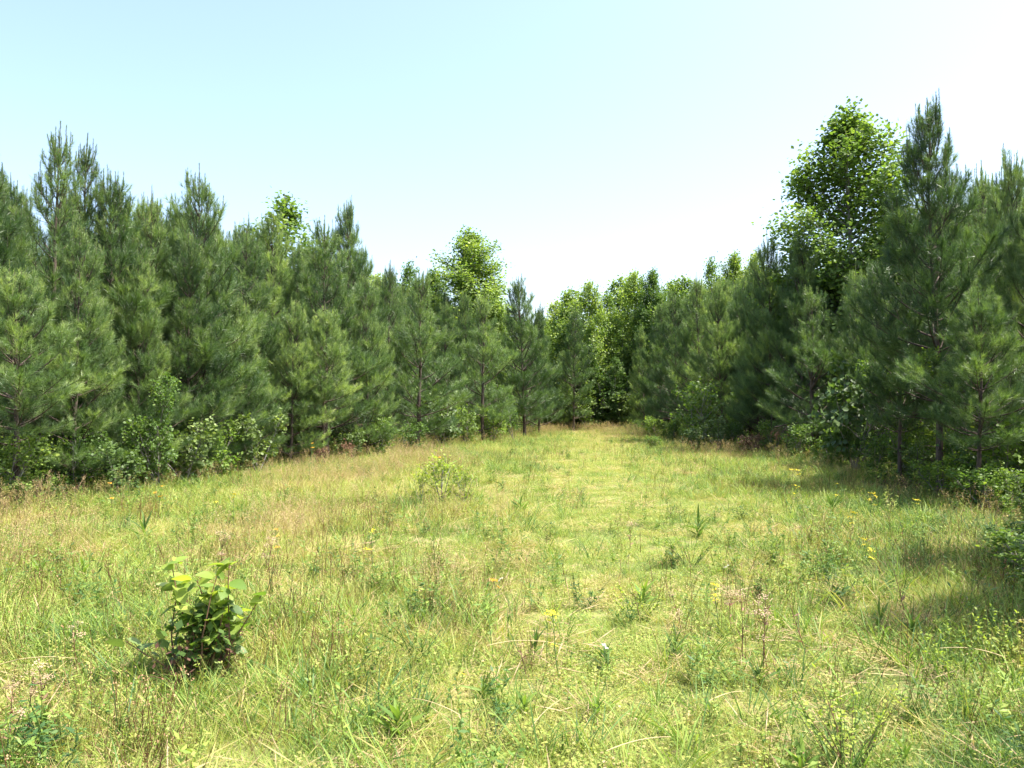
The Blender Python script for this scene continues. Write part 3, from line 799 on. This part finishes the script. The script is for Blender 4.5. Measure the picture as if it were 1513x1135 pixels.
# short turf of the mown middle
P = cand_pts(170, 30); x, y = P.T
keep = rng.random(len(P)) < trail(x, y) ** 1.5
P, x, y = P[keep], x[keep], y[keep]
scatter('short_turf', 'short cropped turf along the middle of the clearing',
        [clump_grass(210 + i, n=40, spread=0.08, hmin=0.03, hmax=0.09, width=0.0035, lean=0.9) for i in range(4)] + [clump_mat(215 + i, n=50, spread=0.09, h=0.05, leaf=0.013) for i in range(3)],
        P, far_k(y) * rng.uniform(0.7, 1.4, len(P)), np.clip(0.44 + 0.5 * (fbm(x * 2.2, y * 2.2, 98) - 0.5) + rng.normal(0, .13, len(P)), 0.08, 1), 'grass')
# broad green tufts
P = cand_pts(34); x, y = P.T; m = meadow(x, y); tl = trail(x, y)
wet = fbm(x * 0.8 + 20, y * 0.7, 80) + 0.42 * blob(x, y, 5.2, 8.6, 1.8, 2.6) + 0.1 * blob(x, y, 0.0, 4.0, 4, 1.2) - 0.2 * dryness(x, y)  # right-hand patch: dark green grass, with the pines' shade put into its tint
keep = rng.random(len(P)) < sstep(0.36, 0.66, wet) * (0.15 + 0.85 * m) * (1 - 0.9 * tl)
P, x, y, wet = P[keep], x[keep], y[keep], wet[keep]
scatter('coarse_grass', 'coarse darker green grass tufts scattered through the meadow',
        [clump_grass(120 + i, n=18, spread=0.06, hmin=0.14, hmax=0.36, width=0.0075, lean=0.45) for i in range(5)], P,
        far_k(y) * rng.uniform(0.6, 1.15, len(P)), np.clip(0.68 + 0.5 * (wet - 0.5) + rng.normal(0, 0.10, len(P)), 0, 1), 'grass')
# low herbs
P = cand_pts(60); x, y = P.T; m = meadow(x, y)
hb = fbm(x * 1.1 + 50, y * 1.0, 84) + 0.2 * blob(x, y, 2.6, 4.2, 1.6, 1.2) + 0.1 * sstep(8, 4, y)
keep = rng.random(len(P)) < 0.75 * sstep(0.44, 0.70, hb) * (0.5 + 0.5 * m) * (1 - 0.8 * trail(x, y))
P, x, y, m = P[keep], x[keep], y[keep], m[keep]
scatter('low_herbs', 'small-leaved lime and green weeds growing between the grass',
        [clump_herb(130 + i, stems=8, h=0.20, leaf=0.016, per=18) for i in range(4)] + [clump_herb(135 + i, stems=6, h=0.26, leaf=0.026, per=12, wide=0.2) for i in range(3)] +
        [clump_mat(140 + i, n=80, leaf=0.013) for i in range(3)], P,
        far_k(y) * rng.uniform(0.6, 1.3, len(P)), np.clip(0.56 + 0.8 * (fbm(x * 0.9, y * 0.9, 88) - 0.5) + 0.3 * (1 - m) + rng.normal(0, 0.08, len(P)), 0, 1), 'weeds')
# upright leafy weeds that stand out of the grass
P = cand_pts(17); x, y = P.T; m = meadow(x, y)
keep = rng.random(len(P)) < sstep(0.33, 0.65, fbm(x * 0.7 + 31, y * 0.6, 92) + 0.5 * blob(x, y, 5.3, 8.2, 1.9, 2.6) + 0.3 * blob(x, y, 3.9, 5.6, 0.9, 1.0)) * m * (1 - 0.85 * trail(x, y))  # right-hand patches get extra dark weeds, added to deepen the shade there
P, x, y = P[keep], x[keep], y[keep]
scatter('upright_weeds', 'upright narrow-leaved green weeds poking out of the grass',
        [clump_herb(180 + i, stems=5, h=0.36, leaf=0.055, per=18, spread=0.05, wide=0.11) for i in range(4)] +
        [clump_herb(185 + i, stems=9, h=0.28, leaf=0.035, per=20, spread=0.07, wide=0.2) for i in range(3)] +
        [clump_grass(190 + i, n=12, spread=0.03, hmin=0.22, hmax=0.42, width=0.006, lean=0.28) for i in range(3)], P,
        rng.uniform(0.55, 1.2, len(P)), np.clip(rng.normal(0.78, 0.12, len(P)), 0, 1), 'weeds')
# brown old stems
P = cand_pts(18); x, y = P.T; m = meadow(x, y)
keep = rng.random(len(P)) < (0.15 + 0.85 * sstep(0.4, 0.65, fbm(x * 0.6 + 71, y * 0.5, 94))) * m * (1 - 0.85 * trail(x, y))
P = P[keep]
def clump_old(seed):
    g = Geo(); r = np.random.default_rng(seed)
    for i in range(6):
        p = curve_pts([r.normal(0, .05), r.normal(0, .05), -0.02], norm(np.array([r.normal(0, .2), r.normal(0, .2), 1.0])), 0.42 * r.uniform(0.5, 1.15), 0, 5, wob=0.06, r=r)
        tube(g, p, np.linspace(0.002, 0.001, 5), 3, r.normal(0, .1))
        q = p[-1] + r.normal(0, .018, (5, 3)); leaflets(g, r, q, r.normal(0, 1, (5, 3)), 0.011, r.uniform(.3, .8, 5), 0.35)
    return g
M_OLD = foliage_mat('old_stems', (0.12, 0.065, 0.03), (0.30, 0.20, 0.10), (0.52, 0.44, 0.24), trans=0.2, rough=0.8, spec=0.1, tcol=(1, .9, .8))
scatter('old_weed_stems', 'brown old weed stems with buff tips standing in the grass', [clump_old(200 + i) for i in range(6)], P,
        rng.uniform(0.6, 1.1, len(P)), np.zeros(len(P)), 'weeds', M_OLD, 'tint')
# seed grasses
P = cand_pts(52); x, y = P.T; m = meadow(x, y); dr = dryness(x, y)
edge = np.exp(-((x - edge_l(y) - 0.6) / 1.1) ** 2) + 0.5 * np.exp(-((edge_r(y) - x - 0.3) / 0.9) ** 2)
keep = rng.random(len(P)) < (sstep(0.22, 0.7, dr) + 0.35 * edge) * m * (1 - 0.8 * trail(x, y) * (y < 26))
P, x, y = P[keep], x[keep], y[keep]
scatter('seed_grass', 'tan and pinkish seeding grass stems standing above the meadow',
        [clump_seed(150 + i) for i in range(4)] + [clump_seed(155 + i, h=0.38, head=0.06, grains=18, vt=0.06) for i in range(3)], P,
        far_k(y) ** 0.6 * rng.uniform(0.6, 1.1, len(P)), np.clip(rng.normal(0.12, 0.09, len(P)), 0, 1), 'grass')
# thatch
P = cand_pts(48); x, y = P.T; m = meadow(x, y)
keep = rng.random(len(P)) < m * (0.35 + 0.65 * dryness(x, y)) * (1 - 0.7 * trail(x, y))
P = P[keep]
scatter('dry_thatch', 'dead straw lying between the green blades', [clump_thatch(160 + i) for i in range(4)], P,
        far_k(P[:, 1]) * rng.uniform(0.6, 1.2, len(P)), np.clip(rng.normal(0.13, 0.06, len(P)), 0, 1), 'straw')
# weeds on the shaded woodland floor and its fringe
P = cand_pts(16, 60, 6); x, y = P.T; m = meadow(x, y)
keep = (rng.random(len(P)) < (1 - m)) & (x > edge_l(y) - 4) & (x < edge_r(y) + 4)
P, x, y = P[keep], x[keep], y[keep]
scatter('woodland_weeds', 'dark leafy undergrowth beneath the pines',
        [clump_herb(170 + i, stems=8, h=0.4, leaf=0.045, per=14, spread=0.2, wide=0.36) for i in range(4)], P,
        far_k(y) * rng.uniform(0.6, 1.3, len(P)), np.clip(rng.normal(0.78, 0.1, len(P)), 0, 1), 'undergrowth')

# ------------------------------------------------------------------ single plants of the clearing
def ydist(py, h=0.12):  # distance of the foot of something seen at photo row py standing in grass
    return (CAM_H - 0.05) * F / (py - 590)

def leaf_mesh(name, L, Wd, mat, tint, lobes=0, fold=0.18, droop=0.25, n=6):
    "a leaf with midrib fold and drooping tip, base at the origin, along +X"
    g = Geo(); s = np.linspace(0, 1, n + 1)
    w = Wd * 0.5 * np.sin(PI * s ** 0.75) ** 0.8; w[0] = Wd * 0.03; w[-1] = 0.0015
    if lobes: w = w * (1 + 0.35 * np.cos(s * PI * 2 * lobes))
    z = -droop * L * s ** 2
    mid = np.column_stack([s * L, 0 * s, z]); lf = np.column_stack([s * L, w, z + fold * w]); rt = np.column_stack([s * L, -w, z + fold * w])
    v = np.stack([lf, mid, rt], 1).reshape(-1, 3); i = np.arange(n)[:, None] * 3
    g.add(v, np.concatenate([i + np.array([0, 1, 4, 3]), i + np.array([1, 2, 5, 4])]), tint)
    return g.mesh(name, mat, smooth=True)
BIG = [leaf_mesh('big_leaf', 0.17, 0.115, M_LEAF_BRIGHT, t, fold=f, droop=dd) for t, f, dd in ((0.95, .2, .2), (0.8, .15, .3), (0.62, .25, .15), (0.4, .2, .35), (0.9, .1, .1))]  # bright lime tints carry the sun's glow through the leaf as colour
BIGB = [leaf_mesh('pale_leaf', 0.16, 0.12, M_LEAF_BLUE, t, fold=.15, droop=dd) for t, dd in ((0.9, .2), (0.7, .3), (0.45, .3))]
def place_leaf(me, parent, p, az, el, roll=0.0, s=1.0):
    o = link('leaf', me, parent); o.location = tuple(p); o.rotation_euler = (roll, -el, az); o.scale = (s, s, s); return o

# the broad-leaved bush in front left
bx, by = at(300, ydist(1000))
bush = thing('broadleaf_bush', 'knee-high bush with glowing lime leaves over a dark tangled base, near left', 'bush', bx, by, None, 0, 1.15)
r = np.random.default_rng(9)
st, tw = Geo(), Geo()
tips = []
for i in range(15):
    a = r.uniform(0, 6.28)
    p = curve_pts([r.normal(0, .05), r.normal(0, .05), -0.03], norm(np.array([math.cos(a) * .13, math.sin(a) * .13, 1.0])), r.uniform(0.34, 0.64), 0.1, 7, wob=0.07, r=r)
    tube(st, p, np.linspace(0.006, 0.002, 7), 5); tips.append(p)
extra = curve_pts([0.08, 0, 0.05], norm(np.array([.34, 0, 1.0])), 0.42, 0.0, 7, wob=0.05, r=r)      # sprig to the right
low = curve_pts([-0.05, -0.02, 0.0], norm(np.array([-.9, -.1, .75])), 0.36, 0.0, 7, wob=0.06, r=r)     # low sprig to the left
for p in (extra, low): tube(st, p, np.linspace(0.005, 0.002, 7), 5); tips.append(p)
link('stem', st.mesh('bush_stems', M_DSTEM, smooth=True), bush)
nl = 0
for j, p in enumerate(tips):
    if j == len(tips) - 2: ks = (3, 4, 5, 6, 6)
    elif j == len(tips) - 1: ks = (3, 4, 5, 6, 6)
    else: ks = (1, 2, 2, 3, 3, 3, 4, 4, 4, 5, 5, 5, 6, 6, 6, 6, 6)
    for k in ks:
        az = r.uniform(0, 6.28); hi = k / 6
        lib = BIG if (r.random() < 0.25 + 0.25 * (k >= 3) + 0.4 * (k >= 5)) and j != len(tips) - 1 else BIGB
        me = lib[r.integers(0, len(lib))] if k < 5 else lib[r.integers(0, min(3, len(lib)))]
        q = p[k] + r.normal(0, .012, 3)
        place_leaf(me, bush, q, az, r.uniform(-0.5, 0.8), r.normal(0, .5), r.uniform(0.26, 0.50) * (1.25 if k >= 5 else 1.0)); nl += 1
# tangle of brown stalks and small dark leaves inside it
g = Geo()
for i in range(70):
    a = r.uniform(0, 6.28); rr = r.uniform(0, .16)
    p = curve_pts([rr * math.cos(a) - 0.02, rr * math.sin(a), -0.02], norm(np.array([r.normal(0, .35), r.normal(0, .35), 1.0])), r.uniform(0.16, 0.36), -0.2, 6, wob=0.12, r=r)
    tube(g, p, np.linspace(0.0025, 0.001, 6), 3, 0.1)
    leaflets(g, r, p[1:] + r.normal(0, .02, (5, 3)), r.normal(0, 1, (5, 3)), 0.03, np.full(5, 0.05), 0.3)
link('dead_tangle', g.mesh('dead_tangle', M_DRY), bush)
g = Geo(); q = np.column_stack([r.normal(0, .085, 420), r.normal(0, .085, 420), r.uniform(.02, .36, 420)])
leaflets(g, r, q, r.normal(0, 1, (420, 3)), 0.045, r.uniform(0, .5, 420), 0.4)
link('inner_foliage', g.mesh('inner_foliage', M_LEAF), bush)
print('bush leaves', nl)

# lance-leaved forbs and rosettes: each leaf its own part
M_FORB = foliage_mat('forb_leaves', (0.05, 0.10, 0.03), (0.11, 0.19, 0.045), (0.20, 0.29, 0.07), trans=0.4, rough=0.6, spec=0.25)
M_FORB_LIME = foliage_mat('forb_lime_leaves', (0.10, 0.18, 0.04), (0.20, 0.31, 0.06), (0.32, 0.42, 0.09), trans=0.45, rough=0.6, spec=0.25)
LANCE = [leaf_mesh('lance_leaf', 0.22, 0.026, M_FORB, t, fold=.35, droop=dd, n=7) for t, dd in ((0.55, .12), (0.75, .3), (0.35, .2))]
LANCEB = [leaf_mesh('lance_leaf_lime', 0.18, 0.036, M_FORB_LIME, t, fold=.3, droop=dd, n=7) for t, dd in ((0.7, .15), (0.5, .3), (0.35, .2))]
def forb(px, py, label, n=12, s=1.0, lib=LANCE, h=0.12, seed=0):
    s *= 0.85; n = int(n * 1.4)
    r = np.random.default_rng(500 + seed); x, y = at(px, ydist(py))
    t = thing('leafy_forb', label, 'wild plant', x, y, 'leafy forbs in the near grass', r.uniform(0, 6.28), s)
    g = Geo(); p = curve_pts([0, 0, -0.02], [0.05, 0, 1], h + 0.02, 0, 4); tube(g, p, [0.004, .0035, .003, .002], 5, 0.4)
    link('stem', g.mesh('forb_stem', M_LEAF), t)
    for i in range(n):
        f = (i + 0.5) / n
        place_leaf(lib[i % 3], t, p[0] + (p[-1] - p[0]) * (0.15 + 0.85 * f), i * 2.4 + r.normal(0, .3), math.radians(30 + 48 * f + r.normal(0, 14)), r.normal(0, .6), r.uniform(0.45, 1.1) * (1.1 - 0.4 * f))
FORBS = [
 (716, 1018, 'dark lance-leaved forb standing upright below the middle of the meadow', 14, 1.0, LANCE),
 (588, 1075, 'wide leafy clump with bright upright blades low in the near grass left of centre', 18, 1.15, LANCEB),
 (548, 1062, 'smaller leafy forb touching the left side of the wide bright clump', 11, 0.8, LANCE),
 (633, 1050, 'dark narrow forb just right of the wide bright clump', 10, 0.8, LANCE),
 (485, 1000, 'slim green forb beside a brown stalk left of centre', 10, 1.0, LANCE),
 (425, 975, 'forb with one pale broad upright leaf right of the lime-leaved bush', 8, 0.95, LANCEB),
 (775, 1035, 'lime leaf rosette in front of the orange-topped weed', 9, 0.8, LANCEB),
 (882, 1040, 'bright green rosette right of the rosette before the orange-topped weed', 9, 0.8, LANCEB),
 (790, 950, 'green leafy forb at the foot of the yellow flower stalk in the middle', 12, 0.9, LANCE),
 (896, 968, 'forb carrying a single white bloom', 11, 0.85, LANCE),
 (998, 955, 'dark green forb right of the white bloom', 12, 1.0, LANCE),
 (950, 880, 'rounded bright green forb in the middle of the mown strip', 14, 1.2, LANCEB),
 (1120, 1000, 'bluish grassy forb at the foot of the pink-headed dead weed', 12, 0.9, LANCE),
 (1345, 950, 'glossy arching forb left of the shaded patch at right', 12, 1.0, LANCE),
 (1297, 930, 'thin dark forb between the leaning stalks at right', 8, 1.0, LANCE),
 (1330, 1118, 'dark folded-leaf forb at the bottom right', 8, 0.9, LANCE),
 (1185, 1130, 'low wet-green leaf rosette at the bottom edge right of centre', 12, 0.9, LANCEB),
 (1490, 1020, 'sharp leaved forb at the right edge below the shaded patch', 8, 0.8, LANCEB),
 (60, 862, 'bright leafy forb at the left edge, midway up the meadow', 13, 1.5, LANCEB),
 (125, 855, 'second bright leafy forb, right of the one at the left edge', 10, 1.3, LANCEB),
 (215, 800, 'tall bluish green forb clump before the left pines', 14, 1.6, LANCE),
 (110, 960, 'dark green forb below the brown seed heads at left', 10, 1.0, LANCE),
 (300, 880, 'pale forb hidden behind the lime-leaved bush', 8, 1.0, LANCE),
 (120, 1030, 'pale broad-leaved forb near the bottom left', 7, 1.0, LANCEB),
 (70, 1095, 'dark leafy forb in the bottom left corner', 14, 1.0, LANCE),
 (1030, 785, 'dark upright forb clump at the mid right of the meadow', 14, 1.7, LANCE),
 (1230, 760, 'bluish leafy clump before the right pines', 16, 1.6, LANCE),
 (770, 755, 'fresh green forb right of the lone pale shrub', 12, 1.3, LANCEB),
 (1045, 1050, 'small drooping-leaved forb left of the yellow-flecked broom weed', 8, 0.8, LANCE),
]
for i, (px, py, lab, n, s, lib) in enumerate(FORBS): forb(px, py, lab, n, s, lib, seed=i)

# tall stalks with flowers, fluff or seed heads
def head_mesh(name, mat, n, rad, size, seed, flat=0.35):
    g = Geo(); r = np.random.default_rng(seed)
    P = r.normal(0, rad, (n, 3)); P[:, 2] = np.abs(P[:, 2]) * flat
    for p in P:
        k = 6; a = np.arange(k) / k * 2 * PI; s = size * r.uniform(.7, 1.2); tx = r.normal(0, .3, 2)
        ring = p + np.column_stack([np.cos(a) * s, np.sin(a) * s, (np.cos(a) * tx[0] + np.sin(a) * tx[1]) * s])
        g.add(np.vstack([p + [0, 0, s * .4], ring]), np.array([[0, 1 + i, 1 + (i + 1) % k] for i in range(k)]), 0.5)
    return g.mesh(name, mat)
HEADS = {'yellow': [head_mesh('yellow_head', M_YELLOW, 16, .022, .009, i) for i in range(2)],
         'orange': [head_mesh('orange_head', M_ORANGE, 16, .020, .009, 5 + i) for i in range(2)],
         'white': [head_mesh('white_head', M_WHITE, 12, .012, .007, 9 + i) for i in range(2)],
         'pink': [head_mesh('fluff_head', M_PINK, 34, .026, .006, 13 + i, 0.9) for i in range(3)]}
def stalk(px, pyb, h, label, kind, n=3, s=1.0, lean=0.0, brown=False, name=None, seed=0):
    r = np.random.default_rng(800 + seed); x, y = at(px, ydist(pyb))
    nm = {'yellow': 'yellow_wildflower', 'orange': 'orange_wildflower', 'white': 'white_wildflower', 'pink': 'seeding_weed', None: 'bare_stalk'}[kind]
    t = thing(name or nm, label, 'wildflower' if kind in ('yellow', 'orange', 'white') else 'weed', x, y, None, 0, s)
    g = Geo(); main = curve_pts([0, 0, -.03], norm(np.array([lean, 0, 1.0])), h, 0.0, 8, wob=0.04, r=r)
    tube(g, main, np.linspace(.0035, .0018, 8), 5)
    ends = [main[-1]]
    for i in range(n - 1):
        k = r.integers(3, 7); a = r.uniform(0, 6.28)
        p = curve_pts(main[k], norm(np.array([math.cos(a) * .6, math.sin(a) * .6, 1.0])), h * r.uniform(.12, .3), 0.3, 4)
        tube(g, p, np.linspace(.002, .0012, 4), 4); ends.append(p[-1])
    link('stem', g.mesh('stalk_stem', M_DSTEM if brown else M_STEM), t)
    g2 = Geo(); m = 10; kk = r.integers(1, 7, m)
    leaflets(g2, r, main[kk], np.column_stack([r.normal(0, 1, m), r.normal(0, 1, m), r.uniform(0, 1, m)]), 0.05, np.full(m, .5), 0.16)
    link('leaves', g2.mesh('stalk_leaves', M_DRY if brown else M_LEAF), t)
    if kind:
        for e in ends:
            o = link('flower_head' if kind != 'pink' else 'seed_head', HEADS[kind][r.integers(0, len(HEADS[kind]))], t)
            o.location = tuple(e); q = r.uniform(.8, 1.3) * (0.62 if kind == 'pink' else 0.62); o.scale = (q, q, q); o.rotation_euler = (r.normal(0, .3), r.normal(0, .3), r.uniform(0, 6))
STALKS = [
 (1060, 925, .42, 'bright yellow flat-topped wildflower right of the mown strip', 'yellow', 4, 1.1, -.05),
 (828, 985, .52, 'leaning reddish stalk with yellow and buff blooms in the middle foreground', 'yellow', 5, 1.0, -.2),
 (808, 965, .42, 'buff fluffy weed touching the yellow-bloomed leaning stalk', 'pink', 3, .9, 0),
 (738, 900, .40, 'orange bloom on a thin stalk left of the mown strip', 'orange', 3, .9, -.05),
 (680, 1000, .22, 'tiny yellow flower low in the grass just left of the middle', 'yellow', 1, .6, 0),
 (1178, 755, .55, 'round yellow flower cluster at the back right of the meadow', 'yellow', 6, 1.3, 0),
 (1232, 748, .50, 'small yellow flower right of the round yellow cluster at the back', 'yellow', 2, 1.0, 0),
 (1282, 770, .45, 'yellow flowers strung before the right pines', 'yellow', 4, 1.2, .1),
 (1357, 775, .45, 'yellow bloom beside the dark bare trunks at right', 'yellow', 3, 1.0, 0),
 (1258, 790, .35, 'faint yellow bloom in front of the bluish leafy clump', 'yellow', 3, 1.1, 0),
 (1282, 860, .48, 'yellow and cream weed head on a thin dark leaning stalk at right', 'yellow', 4, 1.0, -.1),
 (168, 765, .50, 'orange flower before the dark gap under the left pines', 'orange', 2, 1.2, 0),
 (236, 765, .46, 'orange yellow flower right of the orange one under the left pines', 'orange', 3, 1.2, 0),
 (346, 790, .50, 'single yellow flower on the left slope of the meadow', 'yellow', 2, 1.2, 0),
 (322, 780, .46, 'yellow flower just left of the single one on the left slope', 'yellow', 1, 1.0, 0),
 (82, 780, .35, 'small yellow flower near the trunk at the left edge', 'yellow', 1, 1.0, 0),
 (552, 845, .48, 'yellow flower in the tawny grass left of the middle', 'yellow', 2, 1.1, 0),
 (412, 830, .45, 'orange flower in the tawny grass above the lime-leaved bush', 'orange', 3, 1.0, 0),
 (457, 715, .55, 'orange flower against the rusty dead bush', 'orange', 2, 1.6, 0),
 (643, 720, .60, 'orange tip above the lone pale shrub', 'orange', 2, 1.2, 0),
 (893, 972, .20, 'white square-looking bloom low in the foreground', 'white', 2, 1.2, 0),
 (1074, 870, .35, 'white bloom above the bright yellow flat-topped wildflower', 'white', 2, .9, 0),
 (735, 880, .30, 'white bloom beside the orange one left of the mown strip', 'white', 2, .8, 0),
 (1125, 990, .52, 'brown dead weed with pale pink fluffy head at right of the middle', 'pink', 6, 1.15, 0, True),
 (1095, 965, .52, 'brown branching dead weed left of the pink fluffy head', 'pink', 5, 1.0, .06, True),
 (1078, 920, .42, 'thin brown weed behind the branching dead one', 'pink', 4, .8, 0, True),
 (1010, 925, .48, 'brown weed leaning over the mown strip', 'pink', 3, .8, -.3, True),
 (118, 985, .40, 'dark brown star-shaped seed head at left', 'pink', 4, .9, 0, True),
 (330, 860, .45, 'rust and white dried weed behind the lime-leaved bush', 'pink', 7, 1.1, 0, True),
 (395, 850, .42, 'tawny dried weed right of the rust and white one', 'pink', 6, 1.0, .1, True),
 (18, 1120, .48, 'reddish stalk with cream seed heads in the bottom left corner', 'pink', 5, .9, 0, True),
 (48, 1085, .45, 'second reddish stalk with cream seed heads near the bottom left corner', 'pink', 5, .9, .05, True),
 (70, 1050, .40, 'cream headed weed behind the two reddish stalks', 'pink', 4, .9, 0, True),
 (930, 800, .40, 'small dark weed head in the back of the mown strip', 'pink', 3, 1.0, 0, True),
 (780, 985, .30, 'buff weed sprawling below the middle of the meadow', 'pink', 4, .9, -.2, True),
 (645, 850, .52, 'dark green leafy spire left of the middle', None, 2, 1.2, .05),
 (730, 965, .45, 'thin green spire in front of the orange bloom', None, 1, 1.0, 0),
 (752, 950, .42, 'second thin green spire right of the first', None, 1, .9, 0),
 (1338, 920, .50, 'thin dark stalk leaning left, before the shaded patch', None, 3, 1.0, -.25, True),
 (1190, 960, .48, 'thin dark stalk leaning left, right of the pink fluffy head', None, 3, 1.0, -.25, True),
 (1475, 885, .40, 'pale upright twig before the shade at the right', None, 1, 1.0, 0, True),
 (575, 760, .60, 'arching pale grass stem left of the lone pale shrub', None, 1, 1.2, .4),
]
for i, a in enumerate(STALKS):
    px, pyb, h, lab, kind, n, s, lean = a[:8]
    stalk(px, pyb, h * 0.82, lab, kind, n, s, lean, a[8] if len(a) > 8 else False, seed=i)

# broom-like weed at the lower right: a fan of stiff stems with lime flecks
def broom(px, pyb, label, n=14, h=.42, seed=0, brown=0.4):
    r = np.random.default_rng(900 + seed); x, y = at(px, ydist(pyb))
    t = thing('broom_weed', label, 'weed', x, y)
    g, g2, g3 = Geo(), Geo(), Geo()
    for i in range(n):
        a = r.uniform(-1.0, 1.0)
        p = curve_pts([r.normal(0, .025), r.normal(0, .025), -.02], norm(np.array([a * .9, r.normal(0, .25), 1.0])), h * r.uniform(.6, 1.15), 0, 7, wob=.03, r=r)
        tube(g if r.random() < brown else g3, p, np.linspace(.003, .001, 7), 4)
        m = 16; s = r.uniform(2, 5.99, m); k = s.astype(int)
        leaflets(g2, r, p[k] + (p[k + 1] - p[k]) * (s - k)[:, None], np.column_stack([r.normal(0, 1, (m, 2)), r.uniform(0, 1, m)]), .022, r.uniform(.6, 1, m), .35)
    if g.n: link('stem', g.mesh('broom_stems', M_DSTEM), t)
    if g3.n: link('green_stem', g3.mesh('broom_green', M_STEM), t)
    link('leaves', g2.mesh('broom_leaves', M_LEAF_BRIGHT), t)
broom(1250, 1115, 'fan of stiff brown stalks with lime flecks at the lower right', 22, .40, 1)
broom(1225, 1090, 'yellow-flecked broom weed left of the stiff brown fan', 14, .34, 2, .1)
broom(1400, 1000, 'lime-flecked weed under the shaded patch at right', 14, .30, 3, .1)
broom(1470, 985, 'taller lime-flecked weed at the right edge below the shade', 16, .38, 4, .1)
broom(1020, 830, 'dark fan-shaped weed at the mid right of the meadow', 18, .42, 5, .3)
broom(945, 900, 'feathery green weed before the mown strip', 16, .32, 6, .1)

# long pale straws
def straw(px, pyb, L, az, el, label, seed):
    r = np.random.default_rng(950 + seed); x, y = at(px, ydist(pyb))
    g = Geo(); e = math.radians(el)
    p = curve_pts([0, 0, 0], [math.cos(az) * math.cos(e), math.sin(az) * math.cos(e), math.sin(e)], L, -.5, 9, wob=.02, r=r)
    tube(g, p, np.linspace(.0028, .0014, 9), 4)
    o = link('straw', g.mesh('straw', M_STRAW)); o.location = (x, y, gz(x, y) + .12); tag(o, label, 'straw')
straw(-20, 1010, .50, 0.1, 22, 'long pale straw slanting in from the left photo edge', 1)
straw(720, 965, .55, 0.05, 14, 'long pale straw lying across the grass below the orange bloom', 2)
straw(785, 1085, .20, 0.7, 40, 'short thick tan straw near the bottom middle', 3)
straw(895, 1120, .30, 0.2, 18, 'pale straw near the bottom edge right of the middle', 4)
straw(1045, 1050, .22, 0.3, 22, 'curved pale straw right of the middle near the bottom', 5)
straw(1480, 1005, .34, 2.9, 24, 'bent pale straw below the shaded patch at right', 6)
straw(680, 1070, .3, 2.6, 20, 'drooping straw in front of the dark lance-leaved forb', 7)

# fallen brown branch by the right wall
def fallen(px, d, label):
    x, y = at(px, d); r = np.random.default_rng(3)
    t = thing('fallen_branch', label, 'branch', x, y, None, 0.1)
    g = Geo(); p = curve_pts([1.0, 0.3, 0.95], norm(np.array([-1.0, -.1, .02])), 1.5, -.05, 8, wob=.05, r=r); tube(g, p, np.linspace(.035, .015, 8), 6)
    link('main_limb', g.mesh('fallen_limb', M_BARK, smooth=True), t)
    for k in (2, 4, 5, 6):
        g = Geo(); q = curve_pts(p[k], norm(np.array([r.normal(0, .5), -.3, -.9])), r.uniform(.5, .95), -.1, 6, wob=.1, r=r); tube(g, q, np.linspace(.016, .004, 6), 4)
        link('side_limb', g.mesh('fallen_side', M_BARK, smooth=True), t)
    g = Geo(); P_ = []
    for i in range(26):
        q = curve_pts(p[r.integers(2, 8)], norm(np.array([r.normal(0, .6), r.normal(0, .4), -.7])), .3, 0, 4); P_.append(shoot_row(q, .35))
    needles(g, r, P_, 110, .004, .08, .14); link('dead_needles', g.mesh('dead_needles', M_DRY), t)
fallen(1165, 20.2, 'broken brown branch with dead needles hanging at the foot of the right wall')
print('tris', sum(len(m.polygons) for m in bpy.data.meshes), 'objects', len(S.objects))
